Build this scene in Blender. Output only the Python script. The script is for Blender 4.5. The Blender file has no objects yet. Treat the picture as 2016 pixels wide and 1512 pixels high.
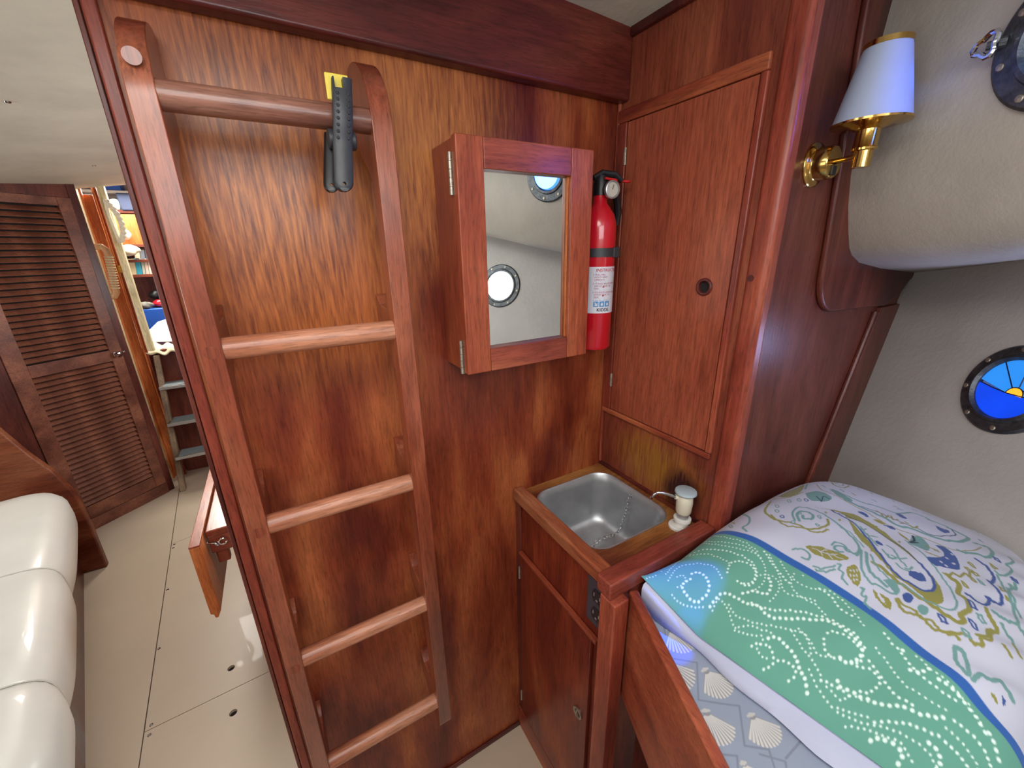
import bpy, bmesh, math, random
import numpy as np
from mathutils import Vector, Matrix
random.seed(4)
rng = np.random.RandomState(7)
SC = bpy.context.scene
COL = SC.collection
PI = math.pi

# ------------------------------------------------------------------ camera
F = 790.0; CX, CY = 1008.0, 756.0
def _d(px, py):
    return Vector((px - CX, -(py - CY), -F)).normalized()
_X = _d(2460, 460); _Z = -_d(1057, 3105)
_Y = _Z.cross(_X).normalized(); _X = _Y.cross(_Z).normalized()
R = Matrix((_X, _Y, _Z))
EYE = Vector((0, 0, 1.52))
cam_d = bpy.data.cameras.new('camera'); cam = bpy.data.objects.new('camera', cam_d); COL.objects.link(cam)
cam.matrix_world = Matrix.Translation(EYE) @ R.to_4x4()
cam_d.sensor_width = 36; cam_d.sensor_fit = 'HORIZONTAL'; cam_d.lens = F / 2016 * 36
cam_d.clip_start = 0.01
SC.camera = cam

# ------------------------------------------------------------------ world and lights
w = bpy.data.worlds.new('world'); SC.world = w; w.use_nodes = True
w.node_tree.nodes['Background'].inputs[0].default_value = (0.75, 0.85, 1.0, 1)
w.node_tree.nodes['Background'].inputs[1].default_value = 0.6
def area(name, loc, rot, sx, sy, power, col=(1, 1, 1)):
    l = bpy.data.lights.new(name, 'AREA'); l.shape = 'RECTANGLE'; l.size = sx; l.size_y = sy
    l.energy = power; l.color = col
    o = bpy.data.objects.new(name, l); o.location = loc; o.rotation_euler = rot; COL.objects.link(o); return o
def spot(name, loc, target, power, ang, col, blend=0.5, rad=0.01):
    l = bpy.data.lights.new(name, 'SPOT'); l.energy = power; l.color = col; l.spot_size = math.radians(ang)
    l.spot_blend = blend; l.shadow_soft_size = rad
    o = bpy.data.objects.new(name, l); o.location = loc
    o.rotation_euler = (Vector(target) - Vector(loc)).to_track_quat('-Z', 'Y').to_euler(); COL.objects.link(o); return o
area('hatch_light', (-0.12, 0.02, 1.925), (0, 0, 0), 0.5, 0.5, 8.0, (1.0, 0.97, 0.93))
area('berth_fill_light', (0.05, -0.50, 1.75), (math.radians(62), 0, math.radians(-8)), 0.8, 0.35, 7.0, (0.95, 0.97, 1.0))  # added fill from the back wall, no hatch is built there
area('port_side_fill_light', (-1.22, -0.15, 1.35), (0, math.radians(-90), 0), 0.6, 0.9, 6.0, (1.0, 0.98, 0.95))  # added fill that brightens the hull side, no window behind it
area('saloon_port_fill_light', (-2.27, 2.0, 1.3), (0, math.radians(-90), 0), 0.5, 2.0, 22.0, (1.0, 1.0, 1.0))  # added side fill that lifts the saloon ceiling, no window here
area('saloon_starboard_fill_light', (0.95, 1.9, 1.3), (0, math.radians(90), 0), 0.5, 1.4, 18.0, (1.0, 1.0, 1.0))  # added counterpart fill from the other side, also without a window
area('saloon_overhead_fill_light', (-0.62, 2.0, 1.90), (0, 0, 0), 0.7, 0.9, 7.0, (0.97, 0.99, 1.0))  # added overhead fill for the saloon floor, no hatch above
area('companionway_light', (-0.70, 3.85, 2.02), (math.radians(-12), 0, 0), 0.7, 0.5, 42.0, (1.0, 0.96, 0.88))
SC.view_settings.view_transform = 'Standard'; SC.view_settings.look = 'None'
SC.view_settings.exposure = 0.0; SC.view_settings.gamma = 1.0
SC.view_settings.use_curve_mapping = False
SC.cycles.max_bounces = 8; SC.cycles.diffuse_bounces = 5; SC.cycles.glossy_bounces = 4
SC.cycles.use_denoising = True; SC.cycles.sample_clamp_indirect = 4.0
SC.cycles.caustics_reflective = False; SC.cycles.caustics_refractive = False

# ------------------------------------------------------------------ measuring: where a sight line meets a real plane
def ray(px, py):
    return R @ Vector((px - CX, -(py - CY), -F))
def at(px, py, ax, val):
    r = ray(px, py); t = (val - EYE[ax]) / r[ax]; return EYE + r * t

# ------------------------------------------------------------------ materials
def srgb(r, g, b):
    f = lambda c: (c / 255 / 12.92) if c <= 10.3 else ((c / 255 + 0.055) / 1.055) ** 2.4
    return (f(r), f(g), f(b), 1)
def newmat(name):
    m = bpy.data.materials.new(name); m.use_nodes = True
    nt = m.node_tree; return m, nt, nt.nodes['Principled BSDF']
def N(nt, t, **k):
    n = nt.nodes.new(t)
    for a, b in k.items(): setattr(n, a, b)
    return n
def noise(nt, vec, scale, detail=4, rough=0.5, dist=0.0):
    n = N(nt, 'ShaderNodeTexNoise'); n.inputs['Scale'].default_value = scale
    n.inputs['Detail'].default_value = detail; n.inputs['Roughness'].default_value = rough
    n.inputs['Distortion'].default_value = dist
    if vec is not None: nt.links.new(vec, n.inputs['Vector'])
    return n.outputs['Fac']
def mapping(nt, src, sc, loc=(0, 0, 0)):
    mp = N(nt, 'ShaderNodeMapping'); mp.inputs['Scale'].default_value = sc; mp.inputs['Location'].default_value = loc
    nt.links.new(src, mp.inputs['Vector']); return mp.outputs['Vector']
def ramp(nt, fac, stops):
    r = N(nt, 'ShaderNodeValToRGB'); e = r.color_ramp.elements
    e[0].position, e[0].color = stops[0]; e[1].position, e[1].color = stops[-1]
    for p, c in stops[1:-1]:
        q = e.new(p); q.color = c
    nt.links.new(fac, r.inputs['Fac']); return r.outputs['Color']
def mixc(nt, fac, a, b, mode='MIX'):
    m = N(nt, 'ShaderNodeMix', data_type='RGBA', blend_type=mode)
    if isinstance(fac, float): m.inputs[0].default_value = fac
    else: nt.links.new(fac, m.inputs[0])
    for s, v in ((m.inputs[6], a), (m.inputs[7], b)):
        if isinstance(v, tuple): s.default_value = v
        else: nt.links.new(v, s)
    return m.outputs[2]
G = lambda v: (v, v, v, 1)
def bump(nt, p, h, strength, dist=0.001):
    b = N(nt, 'ShaderNodeBump'); b.inputs['Strength'].default_value = strength; b.inputs['Distance'].default_value = dist
    nt.links.new(h, b.inputs['Height']); nt.links.new(b.outputs[0], p.inputs['Normal'])
def wood(name, dark, mid, light, axis='z', rough=0.33, coat=0.25, patch=(0.35, 0.65), grain=1.0, worn=None, seed=0.0, bumpy=0.25):
    m, nt, p = newmat(name)
    tc = N(nt, 'ShaderNodeTexCoord').outputs['Object']
    k = {'x': 0, 'y': 1, 'z': 2}[axis]
    s1 = [175 * grain] * 3; s1[k] = 15.0; s2 = [9.0] * 3; s2[k] = 2.4; s3 = [430 * grain] * 3; s3[k] = 42; s4 = [40 * grain] * 3; s4[k] = 1.6
    v1 = mapping(nt, tc, s1, (seed, seed * 2, seed)); v2 = mapping(nt, tc, s2, (seed * 3, seed, 0)); v3 = mapping(nt, tc, s3); v4 = mapping(nt, tc, s4, (seed, 0, seed))
    fine = noise(nt, v1, 1.0, 5, 0.62, 0.35); big = noise(nt, v2, 1.0, 3, 0.5, 0.4); pore = noise(nt, v3, 1.0, 3, 0.6); streak = noise(nt, v4, 1.0, 4, 0.6, 0.6)
    base = ramp(nt, big, [(patch[0], dark), ((patch[0] + patch[1]) / 2, mid), (patch[1], light)])
    gr = ramp(nt, fine, [(0.30, G(0.5)), (0.5, G(1.0)), (0.70, G(1.4))])
    c = mixc(nt, 0.6, base, gr, 'MULTIPLY')
    c = mixc(nt, 0.33, c, ramp(nt, streak, [(0.34, G(0.62)), (0.5, G(1.0)), (0.68, G(1.3))]), 'MULTIPLY')
    pr = ramp(nt, pore, [(0.36, G(0.35)), (0.47, G(1.0))])
    c = mixc(nt, 0.42, c, pr, 'MULTIPLY')
    if worn:
        for (loc, rad, colr, amt) in worn:
            mp = N(nt, 'ShaderNodeMapping'); mp.vector_type = 'POINT'
            mp.inputs['Scale'].default_value = tuple(1 / q for q in rad)
            mp.inputs['Location'].default_value = tuple(-a / q for a, q in zip(loc, rad))
            nt.links.new(tc, mp.inputs['Vector'])
            g = N(nt, 'ShaderNodeTexGradient', gradient_type='SPHERICAL'); nt.links.new(mp.outputs[0], g.inputs[0])
            ad = N(nt, 'ShaderNodeMath', operation='MULTIPLY')
            nt.links.new(g.outputs['Fac'], ad.inputs[0])
            nn = ramp(nt, fine, [(0.3, G(0.15)), (0.7, G(1.9))]); nt.links.new(nn, ad.inputs[1])
            a2 = N(nt, 'ShaderNodeMath', operation='MULTIPLY', use_clamp=True); nt.links.new(ad.outputs[0], a2.inputs[0]); a2.inputs[1].default_value = amt
            c = mixc(nt, a2.outputs[0], c, mixc(nt, 0.6, colr, gr, 'MULTIPLY'))
    hs = N(nt, 'ShaderNodeHueSaturation'); hs.inputs['Saturation'].default_value = 1.04; hs.inputs['Value'].default_value = 0.93
    nt.links.new(c, hs.inputs['Color']); nt.links.new(hs.outputs[0], p.inputs['Base Color'])
    rr = ramp(nt, big, [(0.3, G(rough * 0.85)), (0.7, G(rough * 1.25))]); nt.links.new(rr, p.inputs['Roughness'])
    p.inputs['Coat Weight'].default_value = coat * 0.45; p.inputs['Coat Roughness'].default_value = 0.2
    p.inputs['Specular IOR Level'].default_value = 0.3
    bump(nt, p, fine, bumpy, 0.0012)
    return m
def plain(name, col, rough=0.5, metal=0.0, var=0.0, scale=20, bmp=0.0, bscale=60, coat=0.0, trans=0.0, emit=None, estr=0.0):
    m, nt, p = newmat(name)
    tc = N(nt, 'ShaderNodeTexCoord').outputs['Object']
    nz = noise(nt, tc, scale, 5, 0.6)
    lo = tuple(max(0, c * (1 - var)) for c in col[:3]) + (1,); hi = tuple(min(1, c * (1 + var)) for c in col[:3]) + (1,)
    nt.links.new(ramp(nt, nz, [(0.3, lo), (0.7, hi)]), p.inputs['Base Color'])
    p.inputs['Roughness'].default_value = rough; p.inputs['Metallic'].default_value = metal
    p.inputs['Coat Weight'].default_value = coat
    if trans: p.inputs['Transmission Weight'].default_value = trans
    if bmp:
        bump(nt, p, noise(nt, tc, bscale, 6, 0.65), bmp, 0.003)
    if emit:
        p.inputs['Emission Color'].default_value = emit; p.inputs['Emission Strength'].default_value = estr
    return m
def attrmat(name, rough=0.8, weave=0.12):
    m, nt, p = newmat(name)
    a = N(nt, 'ShaderNodeAttribute', attribute_name='print'); tc = N(nt, 'ShaderNodeTexCoord').outputs['Object']
    c = mixc(nt, 0.5, a.outputs['Color'], ramp(nt, noise(nt, tc, 9, 3), [(0.3, G(0.9)), (0.7, G(1.05))]), 'MULTIPLY')
    nt.links.new(c, p.inputs['Base Color']); p.inputs['Roughness'].default_value = rough
    p.inputs['Sheen Weight'].default_value = 0.15
    bump(nt, p, noise(nt, tc, 900, 2), weave, 0.0006)
    return m

D1, D2, D3 = srgb(116, 52, 42), srgb(150, 76, 56), srgb(176, 102, 72)
MW = {}
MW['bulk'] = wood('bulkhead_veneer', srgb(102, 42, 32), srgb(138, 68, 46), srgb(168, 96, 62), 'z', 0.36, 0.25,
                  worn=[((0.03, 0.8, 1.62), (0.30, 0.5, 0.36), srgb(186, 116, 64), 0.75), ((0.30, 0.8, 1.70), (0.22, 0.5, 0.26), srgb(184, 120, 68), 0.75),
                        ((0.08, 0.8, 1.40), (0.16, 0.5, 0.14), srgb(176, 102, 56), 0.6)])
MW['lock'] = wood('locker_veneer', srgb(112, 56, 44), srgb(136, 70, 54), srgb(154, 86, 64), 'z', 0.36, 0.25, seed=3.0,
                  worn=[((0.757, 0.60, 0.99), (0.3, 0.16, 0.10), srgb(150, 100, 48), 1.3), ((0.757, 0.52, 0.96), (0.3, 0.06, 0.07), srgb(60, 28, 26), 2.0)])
MW['lockdoor'] = wood('locker_door_veneer', srgb(138, 70, 54), srgb(158, 84, 64), srgb(168, 94, 70), 'z', 0.36, 0.25, seed=5.0, patch=(0.3, 0.7))
MW['rail'] = wood('ladder_wood', srgb(112, 54, 40), srgb(138, 72, 52), srgb(160, 94, 70), 'z', 0.30, 1.2, seed=8.0, bumpy=0.35)
MW['rung'] = wood('rung_wood', srgb(150, 88, 66), srgb(184, 124, 96), srgb(206, 150, 122), 'x', 0.36, 0.5, seed=1.0, bumpy=0.4)
MW['rungd'] = wood('worn_dark_rung_wood', srgb(96, 58, 50), srgb(132, 88, 74), srgb(160, 116, 98), 'x', 0.32, 0.9, seed=2.0, bumpy=0.4)
MW['dark'] = wood('dark_varnished_wood', srgb(72, 32, 30), srgb(96, 42, 38), srgb(116, 58, 46), 'x', 0.34, 0.3, seed=4.0)
MW['darkz'] = wood('dark_varnished_upright', srgb(78, 38, 34), srgb(100, 50, 42), srgb(118, 62, 50), 'z', 0.34, 0.3, seed=6.0)
MW['panel'] = wood('berth_panel_veneer', srgb(96, 50, 42), srgb(112, 60, 50), srgb(124, 70, 58), 'z', 0.34, 0.3, seed=7.0)
MW['trim'] = wood('trim_wood', D1, srgb(142, 68, 54), srgb(164, 88, 66), 'z', 0.34, 0.3, seed=9.0)
MW['trimy'] = wood('trim_wood_lengthwise', D1, D2, D3, 'y', 0.36, 0.25, seed=10.0)
MW['trimx'] = wood('trim_wood_crosswise', srgb(120, 56, 48), srgb(146, 74, 60), srgb(164, 92, 70), 'x', 0.36, 0.25, seed=11.0)
MW['deckx'] = wood('bare_worn_counter_wood', srgb(104, 54, 40), srgb(150, 96, 56), srgb(180, 128, 78), 'x', 0.5, 0.05, seed=12.0, bumpy=0.5)
MW['decky'] = wood('bare_worn_rail_wood', srgb(122, 60, 44), srgb(146, 80, 56), srgb(168, 108, 78), 'y', 0.45, 0.05, seed=13.0, bumpy=0.5)
MW['cab'] = wood('mirror_cabinet_wood', srgb(138, 66, 50), srgb(164, 86, 62), srgb(184, 106, 74), 'z', 0.33, 0.3, seed=14.0)
MW['cabx'] = wood('mirror_cabinet_rail_wood', srgb(132, 64, 54), srgb(156, 82, 64), srgb(174, 100, 74), 'x', 0.33, 0.3, seed=15.0)
MW['van'] = wood('sink_cabinet_veneer', srgb(108, 44, 34), srgb(134, 60, 42), srgb(160, 88, 58), 'z', 0.34, 0.3, seed=16.0, patch=(0.42, 0.72))
MW['lee'] = wood('leeboard_veneer', srgb(126, 60, 46), srgb(150, 76, 56), srgb(168, 94, 68), 'y', 0.36, 0.25, seed=17.0)
MW['lou'] = wood('louvre_wood', srgb(104, 62, 50), srgb(126, 78, 62), srgb(148, 96, 76), 'x', 0.36, 0.2, seed=18.0)
MW['orange'] = wood('orange_wood', srgb(172, 92, 54), srgb(196, 112, 68), srgb(214, 134, 86), 'z', 0.4, 0.1, seed=19.0)  # plain orange wood: folded door, beads, cupboard front, drop leaf
MW['pale'] = wood('sunlit_pale_wood', srgb(222, 206, 160), srgb(236, 222, 178), srgb(244, 232, 196), 'z', 0.5, 0.0, seed=20.0)  # sunlight on the jamb and post is put into this pale colour
MW['grey'] = wood('weathered_ladder_wood', srgb(110, 88, 70), srgb(142, 120, 98), srgb(166, 144, 120), 'z', 0.5, 0.0, seed=21.0)
MW['table'] = wood('table_wood', srgb(140, 66, 46), srgb(170, 92, 66), srgb(186, 110, 82), 'y', 0.25, 0.6, seed=22.0)
MW['shelf'] = wood('shelf_wood', srgb(84, 38, 30), srgb(108, 54, 40), srgb(128, 68, 48), 'x', 0.45, 0.1, seed=23.0)
vinyl = plain('cream_headliner_vinyl', srgb(184, 177, 166), 0.55, 0, 0.10, 7, 0.35, 55)
vinylg = plain('grey_cream_hull_vinyl', srgb(184, 181, 177), 0.5, 0, 0.08, 6, 0.3, 70)
ceilm = plain('cream_ceiling_vinyl', srgb(208, 210, 194), 0.6, 0, 0.10, 5, 0.4, 40)
cush = plain('white_leatherette', srgb(214, 212, 204), 0.36, 0, 0.05, 6, 0.15, 14, 0.15)
floorm = plain('beige_floor_laminate', srgb(198, 180, 158), 0.38, 0, 0.05, 3, 0.02, 50, 0.1)
steel = plain('brushed_steel', srgb(190, 192, 194), 0.42, 0.8, 0.08, 30, 0.05, 90)
chrome = plain('chrome', srgb(215, 217, 222), 0.08, 1.0)
chain_m = plain('dull_chain_metal', srgb(216, 218, 222), 0.25, 0.85)
brass = plain('polished_brass', srgb(206, 168, 96), 0.16, 1.0, 0.12, 40)
oldmetal = plain('tarnished_bronze', srgb(96, 100, 104), 0.38, 0.8, 0.45, 60, 0.5, 120)
hingem = plain('old_hinge_metal', srgb(176, 168, 152), 0.4, 0.8, 0.3, 150, 0.3, 300)
black = plain('black_rubber', srgb(48, 50, 54), 0.45, 0, 0.15, 80, 0.1, 400)
blackp = plain('black_plastic', srgb(22, 22, 25), 0.4, 0, 0.2)
yellow = plain('yellow_pad_plastic', srgb(232, 208, 76), 0.5, 0, 0.1)
red = plain('red_enamel', srgb(196, 22, 38), 0.25, 0, 0.05, 20, 0, 60, 0.5)
redp = plain('red_plastic', srgb(214, 40, 44), 0.4, 0, 0.05)
labelm = plain('white_label_print', srgb(214, 216, 226), 0.45)
inkr = plain('red_ink', srgb(190, 40, 60), 0.5)
inkp = plain('pale_red_ink', srgb(172, 96, 112), 0.5)
inkb = plain('blue_ink', srgb(70, 140, 196), 0.5)
inkk = plain('black_ink', srgb(20, 20, 26), 0.5)
glassd = plain('gauge_dial_face', srgb(190, 184, 172), 0.3)
mirror = plain('mirror_silver', (0.86, 0.88, 0.86, 1), 0.0, 1.0)
shade_m = plain('white_lamp_shade', srgb(164, 176, 200), 0.6, 0, 0.02)
plate_m = plain('dark_grey_cover_plate', srgb(72, 66, 74), 0.4, 0.2, 0.1)
sockm = plain('brown_socket_plastic', srgb(44, 36, 40), 0.35)
slotm = plain('bright_slot_contacts', srgb(190, 186, 190), 0.3, 0.6)
creamp = plain('cream_plastic', srgb(214, 206, 184), 0.45, 0, 0.05)
whitep = plain('white_plastic', srgb(222, 220, 212), 0.45, 0, 0.04)
greyp = plain('pale_grey_plastic', srgb(168, 184, 190), 0.4, 0, 0.05)
darkcloth = plain('charcoal_blanket', srgb(62, 60, 66), 0.9, 0, 0.15, 40, 0.3, 200)
stringm = plain('cream_string', srgb(206, 190, 150), 0.8, 0, 0.1, 90)
ropem = plain('white_rope', srgb(238, 230, 206), 0.8, 0, 0.08, 90)
clothm = plain('cream_cloth', srgb(214, 204, 172), 0.85, 0, 0.12, 30, 0.3, 60)
paperm = plain('white_paper', srgb(236, 234, 224), 0.8)
bluep = plain('blue_plastic_bin', srgb(36, 88, 180), 0.35)
navy = plain('navy_bag_cloth', srgb(34, 42, 66), 0.8, 0, 0.1)
tealb = plain('teal_book_cover', srgb(48, 150, 170), 0.6)
padm = plain('grey_nonskid_pad', srgb(128, 140, 142), 0.6, 0, 0.12, 60, 0.3, 200)
holem = plain('dark_hole', srgb(30, 24, 22), 0.9)
daylight = plain('daylit_glass', (0.9, 0.95, 1, 1), 0.2, emit=(0.94, 0.97, 1.0, 1), estr=2.2)
blueglass = plain('blue_lit_glass', (0.1, 0.3, 0.9, 1), 0.15, emit=(0.06, 0.30, 1.0, 1), estr=1.2)
sg_sky = plain('sky_blue_stained_glass', srgb(40, 130, 225), 0.15, 0, 0.2, 25, emit=srgb(45, 140, 235), estr=0.8)
sg_sea = plain('deep_blue_stained_glass', srgb(10, 60, 215), 0.15, 0, 0.3, 25, emit=srgb(12, 72, 230), estr=0.8)
sg_sun = plain('amber_stained_glass', srgb(250, 180, 50), 0.15, 0, 0.1, 25, emit=srgb(255, 180, 50), estr=0.9)
lead = plain('dark_lead_came', srgb(26, 34, 70), 0.4, 0.4)

# ------------------------------------------------------------------ geometry helpers
class MB:
    def __init__(s): s.v = []; s.f = []
    def add(s, vs, fs):
        n = len(s.v); s.v += [Vector(q) for q in vs]; s.f += [tuple(i + n for i in f) for f in fs]; return s
    def box(s, x0, x1, y0, y1, z0, z1):
        return s.add([(x0, y0, z0), (x1, y0, z0), (x1, y1, z0), (x0, y1, z0), (x0, y0, z1), (x1, y0, z1), (x1, y1, z1), (x0, y1, z1)],
                     [(0, 3, 2, 1), (4, 5, 6, 7), (0, 1, 5, 4), (1, 2, 6, 5), (2, 3, 7, 6), (3, 0, 4, 7)])
    def hexa(s, b, t):   # four bottom, four top corners
        return s.add(list(b) + list(t), [(0, 3, 2, 1), (4, 5, 6, 7), (0, 1, 5, 4), (1, 2, 6, 5), (2, 3, 7, 6), (3, 0, 4, 7)])
    def prism(s, pts, fn, d0, d1):   # 2-D outline, fn(a, b, depth) -> world point
        n = len(pts)
        vs = [fn(a, b, d0) for a, b in pts] + [fn(a, b, d1) for a, b in pts]
        fs = [tuple(range(n))[::-1], tuple(range(n, 2 * n))] + [(i, (i + 1) % n, n + (i + 1) % n, n + i) for i in range(n)]
        return s.add(vs, fs)
    def tube(s, pts, rad, n=12, closed=False, caps=True):
        pts = [Vector(p) for p in pts]; m = len(pts)
        if not hasattr(rad, '__len__'): rad = [rad] * m
        vs = []; prev = None
        for i, p in enumerate(pts):
            if closed: t = (pts[(i + 1) % m] - pts[i - 1]).normalized()
            else: t = (pts[min(i + 1, m - 1)] - pts[max(i - 1, 0)]).normalized()
            if prev is None:
                u = t.orthogonal().normalized()
            else:
                u = (prev - t * prev.dot(t)).normalized()
            prev = u; v = t.cross(u)
            for k in range(n):
                a = 2 * PI * k / n; vs.append(p + (u * math.cos(a) + v * math.sin(a)) * rad[i])
        fs = []
        for i in range(m if closed else m - 1):
            j = (i + 1) % m
            for k in range(n):
                fs.append((i * n + k, i * n + (k + 1) % n, j * n + (k + 1) % n, j * n + k))
        if caps and not closed: fs += [tuple(range(n))[::-1], tuple(range((m - 1) * n, m * n))]
        return s.add(vs, fs)
    def lathe(s, prof, org, axis=(0, 0, 1), n=32, closed=False):   # prof: (radius, distance along axis)
        org = Vector(org); ax = Vector(axis).normalized(); u = ax.orthogonal().normalized(); v = ax.cross(u)
        vs = []; m = len(prof)
        for r, h in prof:
            for k in range(n):
                a = 2 * PI * k / n; vs.append(org + ax * h + (u * math.cos(a) + v * math.sin(a)) * max(r, 1e-5))
        fs = []
        for i in range(m if closed else m - 1):
            j = (i + 1) % m
            for k in range(n): fs.append((i * n + k, i * n + (k + 1) % n, j * n + (k + 1) % n, j * n + k))
        if not closed: fs += [tuple(range(n))[::-1], tuple(range((m - 1) * n, m * n))]
        return s.add(vs, fs)
    def ball(s, c, r, n=10, sc=(1, 1, 1)):
        c = Vector(c); m = n // 2 + 1; vs = []; fs = []
        for i in range(m):
            th = PI * i / (m - 1)
            for k in range(n):
                a = 2 * PI * k / n
                vs.append(c + Vector((r * max(math.sin(th), 1e-3) * math.cos(a) * sc[0], r * max(math.sin(th), 1e-3) * math.sin(a) * sc[1], r * math.cos(th) * sc[2])))
        for i in range(m - 1):
            for k in range(n): fs.append((i * n + k, (i + 1) * n + k, (i + 1) * n + (k + 1) % n, i * n + (k + 1) % n))
        fs += [tuple(range(n)), tuple(range((m - 1) * n, m * n))[::-1]]
        return s.add(vs, fs)
    def build(s, name, mat, parent=None, bevel=0.0, seg=2, smooth=False, ang=35, org=None, fix=True):
        me = bpy.data.meshes.new(name)
        off = Vector((0, 0, 0)); q = parent
        while q is not None: off += Vector(q.location); q = q.parent
        o = bpy.data.objects.new(name, me)
        if org is not None: o.location = Vector(org) - off; off = Vector(org)
        me.from_pydata([tuple(p - off) for p in s.v], [], s.f)
        if fix:
            bm = bmesh.new(); bm.from_mesh(me); bmesh.ops.recalc_face_normals(bm, faces=bm.faces); bm.to_mesh(me); bm.free()
        me.materials.append(mat)
        COL.objects.link(o); o.parent = parent
        if smooth or bevel:
            me.polygons.foreach_set('use_smooth', [True] * len(me.polygons))
        if bevel:
            b = o.modifiers.new('bevel', 'BEVEL'); b.width = bevel; b.segments = seg; b.limit_method = 'ANGLE'; b.angle_limit = math.radians(30)
            b.harden_normals = True
        elif smooth:
            bm = bmesh.new(); bm.from_mesh(me)
            for e in bm.edges:
                if len(e.link_faces) == 2 and e.calc_face_angle(0) > math.radians(ang): e.smooth = False
            bm.to_mesh(me); bm.free()
        return o
def cut(o, cutters):
    for cm in cutters:
        c = cm.build('cutter', holem)
        md = o.modifiers.new('hole', 'BOOLEAN'); md.object = c; md.operation = 'DIFFERENCE'; md.solver = 'EXACT'
        while o.modifiers.find('hole') > 0: o.modifiers.move(o.modifiers.find('hole'), 0)
        bpy.context.view_layer.update()
        for mm in o.modifiers: mm.show_viewport = (mm.name == 'hole')
        bpy.context.view_layer.update()
        me = bpy.data.meshes.new_from_object(o.evaluated_get(bpy.context.evaluated_depsgraph_get()))
        o.modifiers.remove(md); o.data = me
        for mm in o.modifiers: mm.show_viewport = True
        bpy.data.objects.remove(c)
def tag(o, label, cat, group=None, kind=None):
    o['label'] = label; o['category'] = cat
    if group: o['group'] = group
    if kind: o['kind'] = kind
    return o
def thing(name, label, cat, loc, group=None, kind=None):
    o = bpy.data.objects.new(name, None); o.empty_display_size = 0.05; o.location = loc; COL.objects.link(o)
    return tag(o, label, cat, group, kind)
def lab(o, label): o['label'] = label; return o
def dup(o, delta=(0, 0, 0), parent=None):
    c = o.copy(); COL.objects.link(c); c.location = Vector(o.location) + Vector(delta)
    if parent is not None: c.parent = parent
    return c
def bx(name, mat, parent, x0, x1, y0, y1, z0, z1, bevel=0.0015, seg=2):
    return MB().box(x0, x1, y0, y1, z0, z1).build(name, mat, parent, bevel, seg)

YB = 0.80; XL = 0.757
# ------------------------------------------------------------------ floor
fl = thing('floor', 'beige laminate sole running from the berth into the saloon', 'floor', (0, 0, 0), kind='structure')
bx('subfloor', holem, fl, -2.3, 1.5, -0.8, 5.2, -0.05, -0.012, 0)
def quad(name, pts, mat, parent, z0=-0.012, z1=0.0, bev=0.0008):
    return MB().prism(pts, lambda a, b, d: (a, b, d), z0, z1).build(name, mat, parent, bev, 1)
g = 0.0014
def sx(y): return -0.644 + (y - 1.424) * (-0.803 + 0.644) / (3.175 - 1.424)
pn = [quad('floor_panel', [(-2.3, -0.8), (sx(-0.8) - g, -0.8), (sx(5.2) - g, 5.2), (-2.3, 5.2)], floorm, fl),
      quad('floor_panel', [(sx(-0.8) + g, -0.8), (1.5, -0.8), (1.5, 1.54 - g), (sx(1.424) + g, 1.424 - g)], floorm, fl),
      quad('floor_panel', [(sx(1.424) + g, 1.424 + g), (1.5, 1.54 + g), (1.5, 3.1 - g), (sx(2.556) + g, 2.556 - g)], floorm, fl),
      quad('floor_panel', [(sx(2.556) + g, 2.556 + g), (1.5, 3.1 + g), (1.5, 5.2), (sx(5.2) + g, 5.2)], floorm, fl)]
hb = {1: [(459, 1403)], 2: [(455, 1315)]}
for i, ps in hb.items():
    cut(pn[i], [MB().lathe([(0.012, -0.02), (0.012, 0.01)], at(px, py, 2, 0), n=16) for px, py in ps])
sc0 = None
for px, py in ((330, 1161), (313, 1277), (298, 1427), (294, 1447), (343, 1072), (341, 1079)):
    p = at(px, py, 2, 0.0)
    if sc0 is None:
        sc0 = MB().lathe([(0.0, 0.0), (0.006, 0.0), (0.0052, 0.0012), (0.002, 0.0016), (0.0, 0.0008)], p, n=10).build('screw', chrome, fl, smooth=True, org=p)
    else:
        c = sc0.copy(); COL.objects.link(c); c.location = p

# ------------------------------------------------------------------ bulkhead and its trim
wf = thing('wall_front', 'red-brown varnished plywood bulkhead carrying the boarding ladder', 'wall', (0.3, YB, 0), kind='structure')
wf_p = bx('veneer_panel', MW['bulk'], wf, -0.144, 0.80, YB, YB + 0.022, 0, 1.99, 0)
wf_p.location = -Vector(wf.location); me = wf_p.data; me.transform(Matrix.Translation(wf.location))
bx('edge_strip', MW['darkz'], wf, -0.152, -0.1455, YB - 0.004, YB + 0.026, 0, 1.99, 0.0015)
bx('edge_strip', MW['trim'], wf, -0.1445, -0.128, YB - 0.006, YB, 0, 1.99, 0.003, 3)
bx('foot_strip', MW['dark'], wf, -0.128, 0.465, YB - 0.008, YB, 0.0, 0.018, 0.003)
cv = MB().box(XL - 0.009, XL, YB - 0.009, YB, 0.915, 1.83).build('trim_1', MW['trim'], None, 0.0035, 3)
tag(cv, 'thin upright cove strip in the corner between bulkhead and locker', 'trim', kind='structure')
# deck beam over the bulkhead
bm_ = MB().hexa([(-0.20, YB - 0.030, 1.832), (XL, YB - 0.030, 1.826), (XL, YB - 0.0005, 1.826), (-0.20, YB - 0.0005, 1.832)],
                [(-0.20, YB - 0.030, 2.03), (XL, YB - 0.030, 1.975), (XL, YB - 0.0005, 1.975), (-0.20, YB - 0.0005, 2.03)]).build('trim_2', MW['dark'], None, 0.006, 3)
tag(bm_, 'dark varnished beam along the top of the bulkhead under the ceiling', 'beam', kind='structure')
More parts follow.
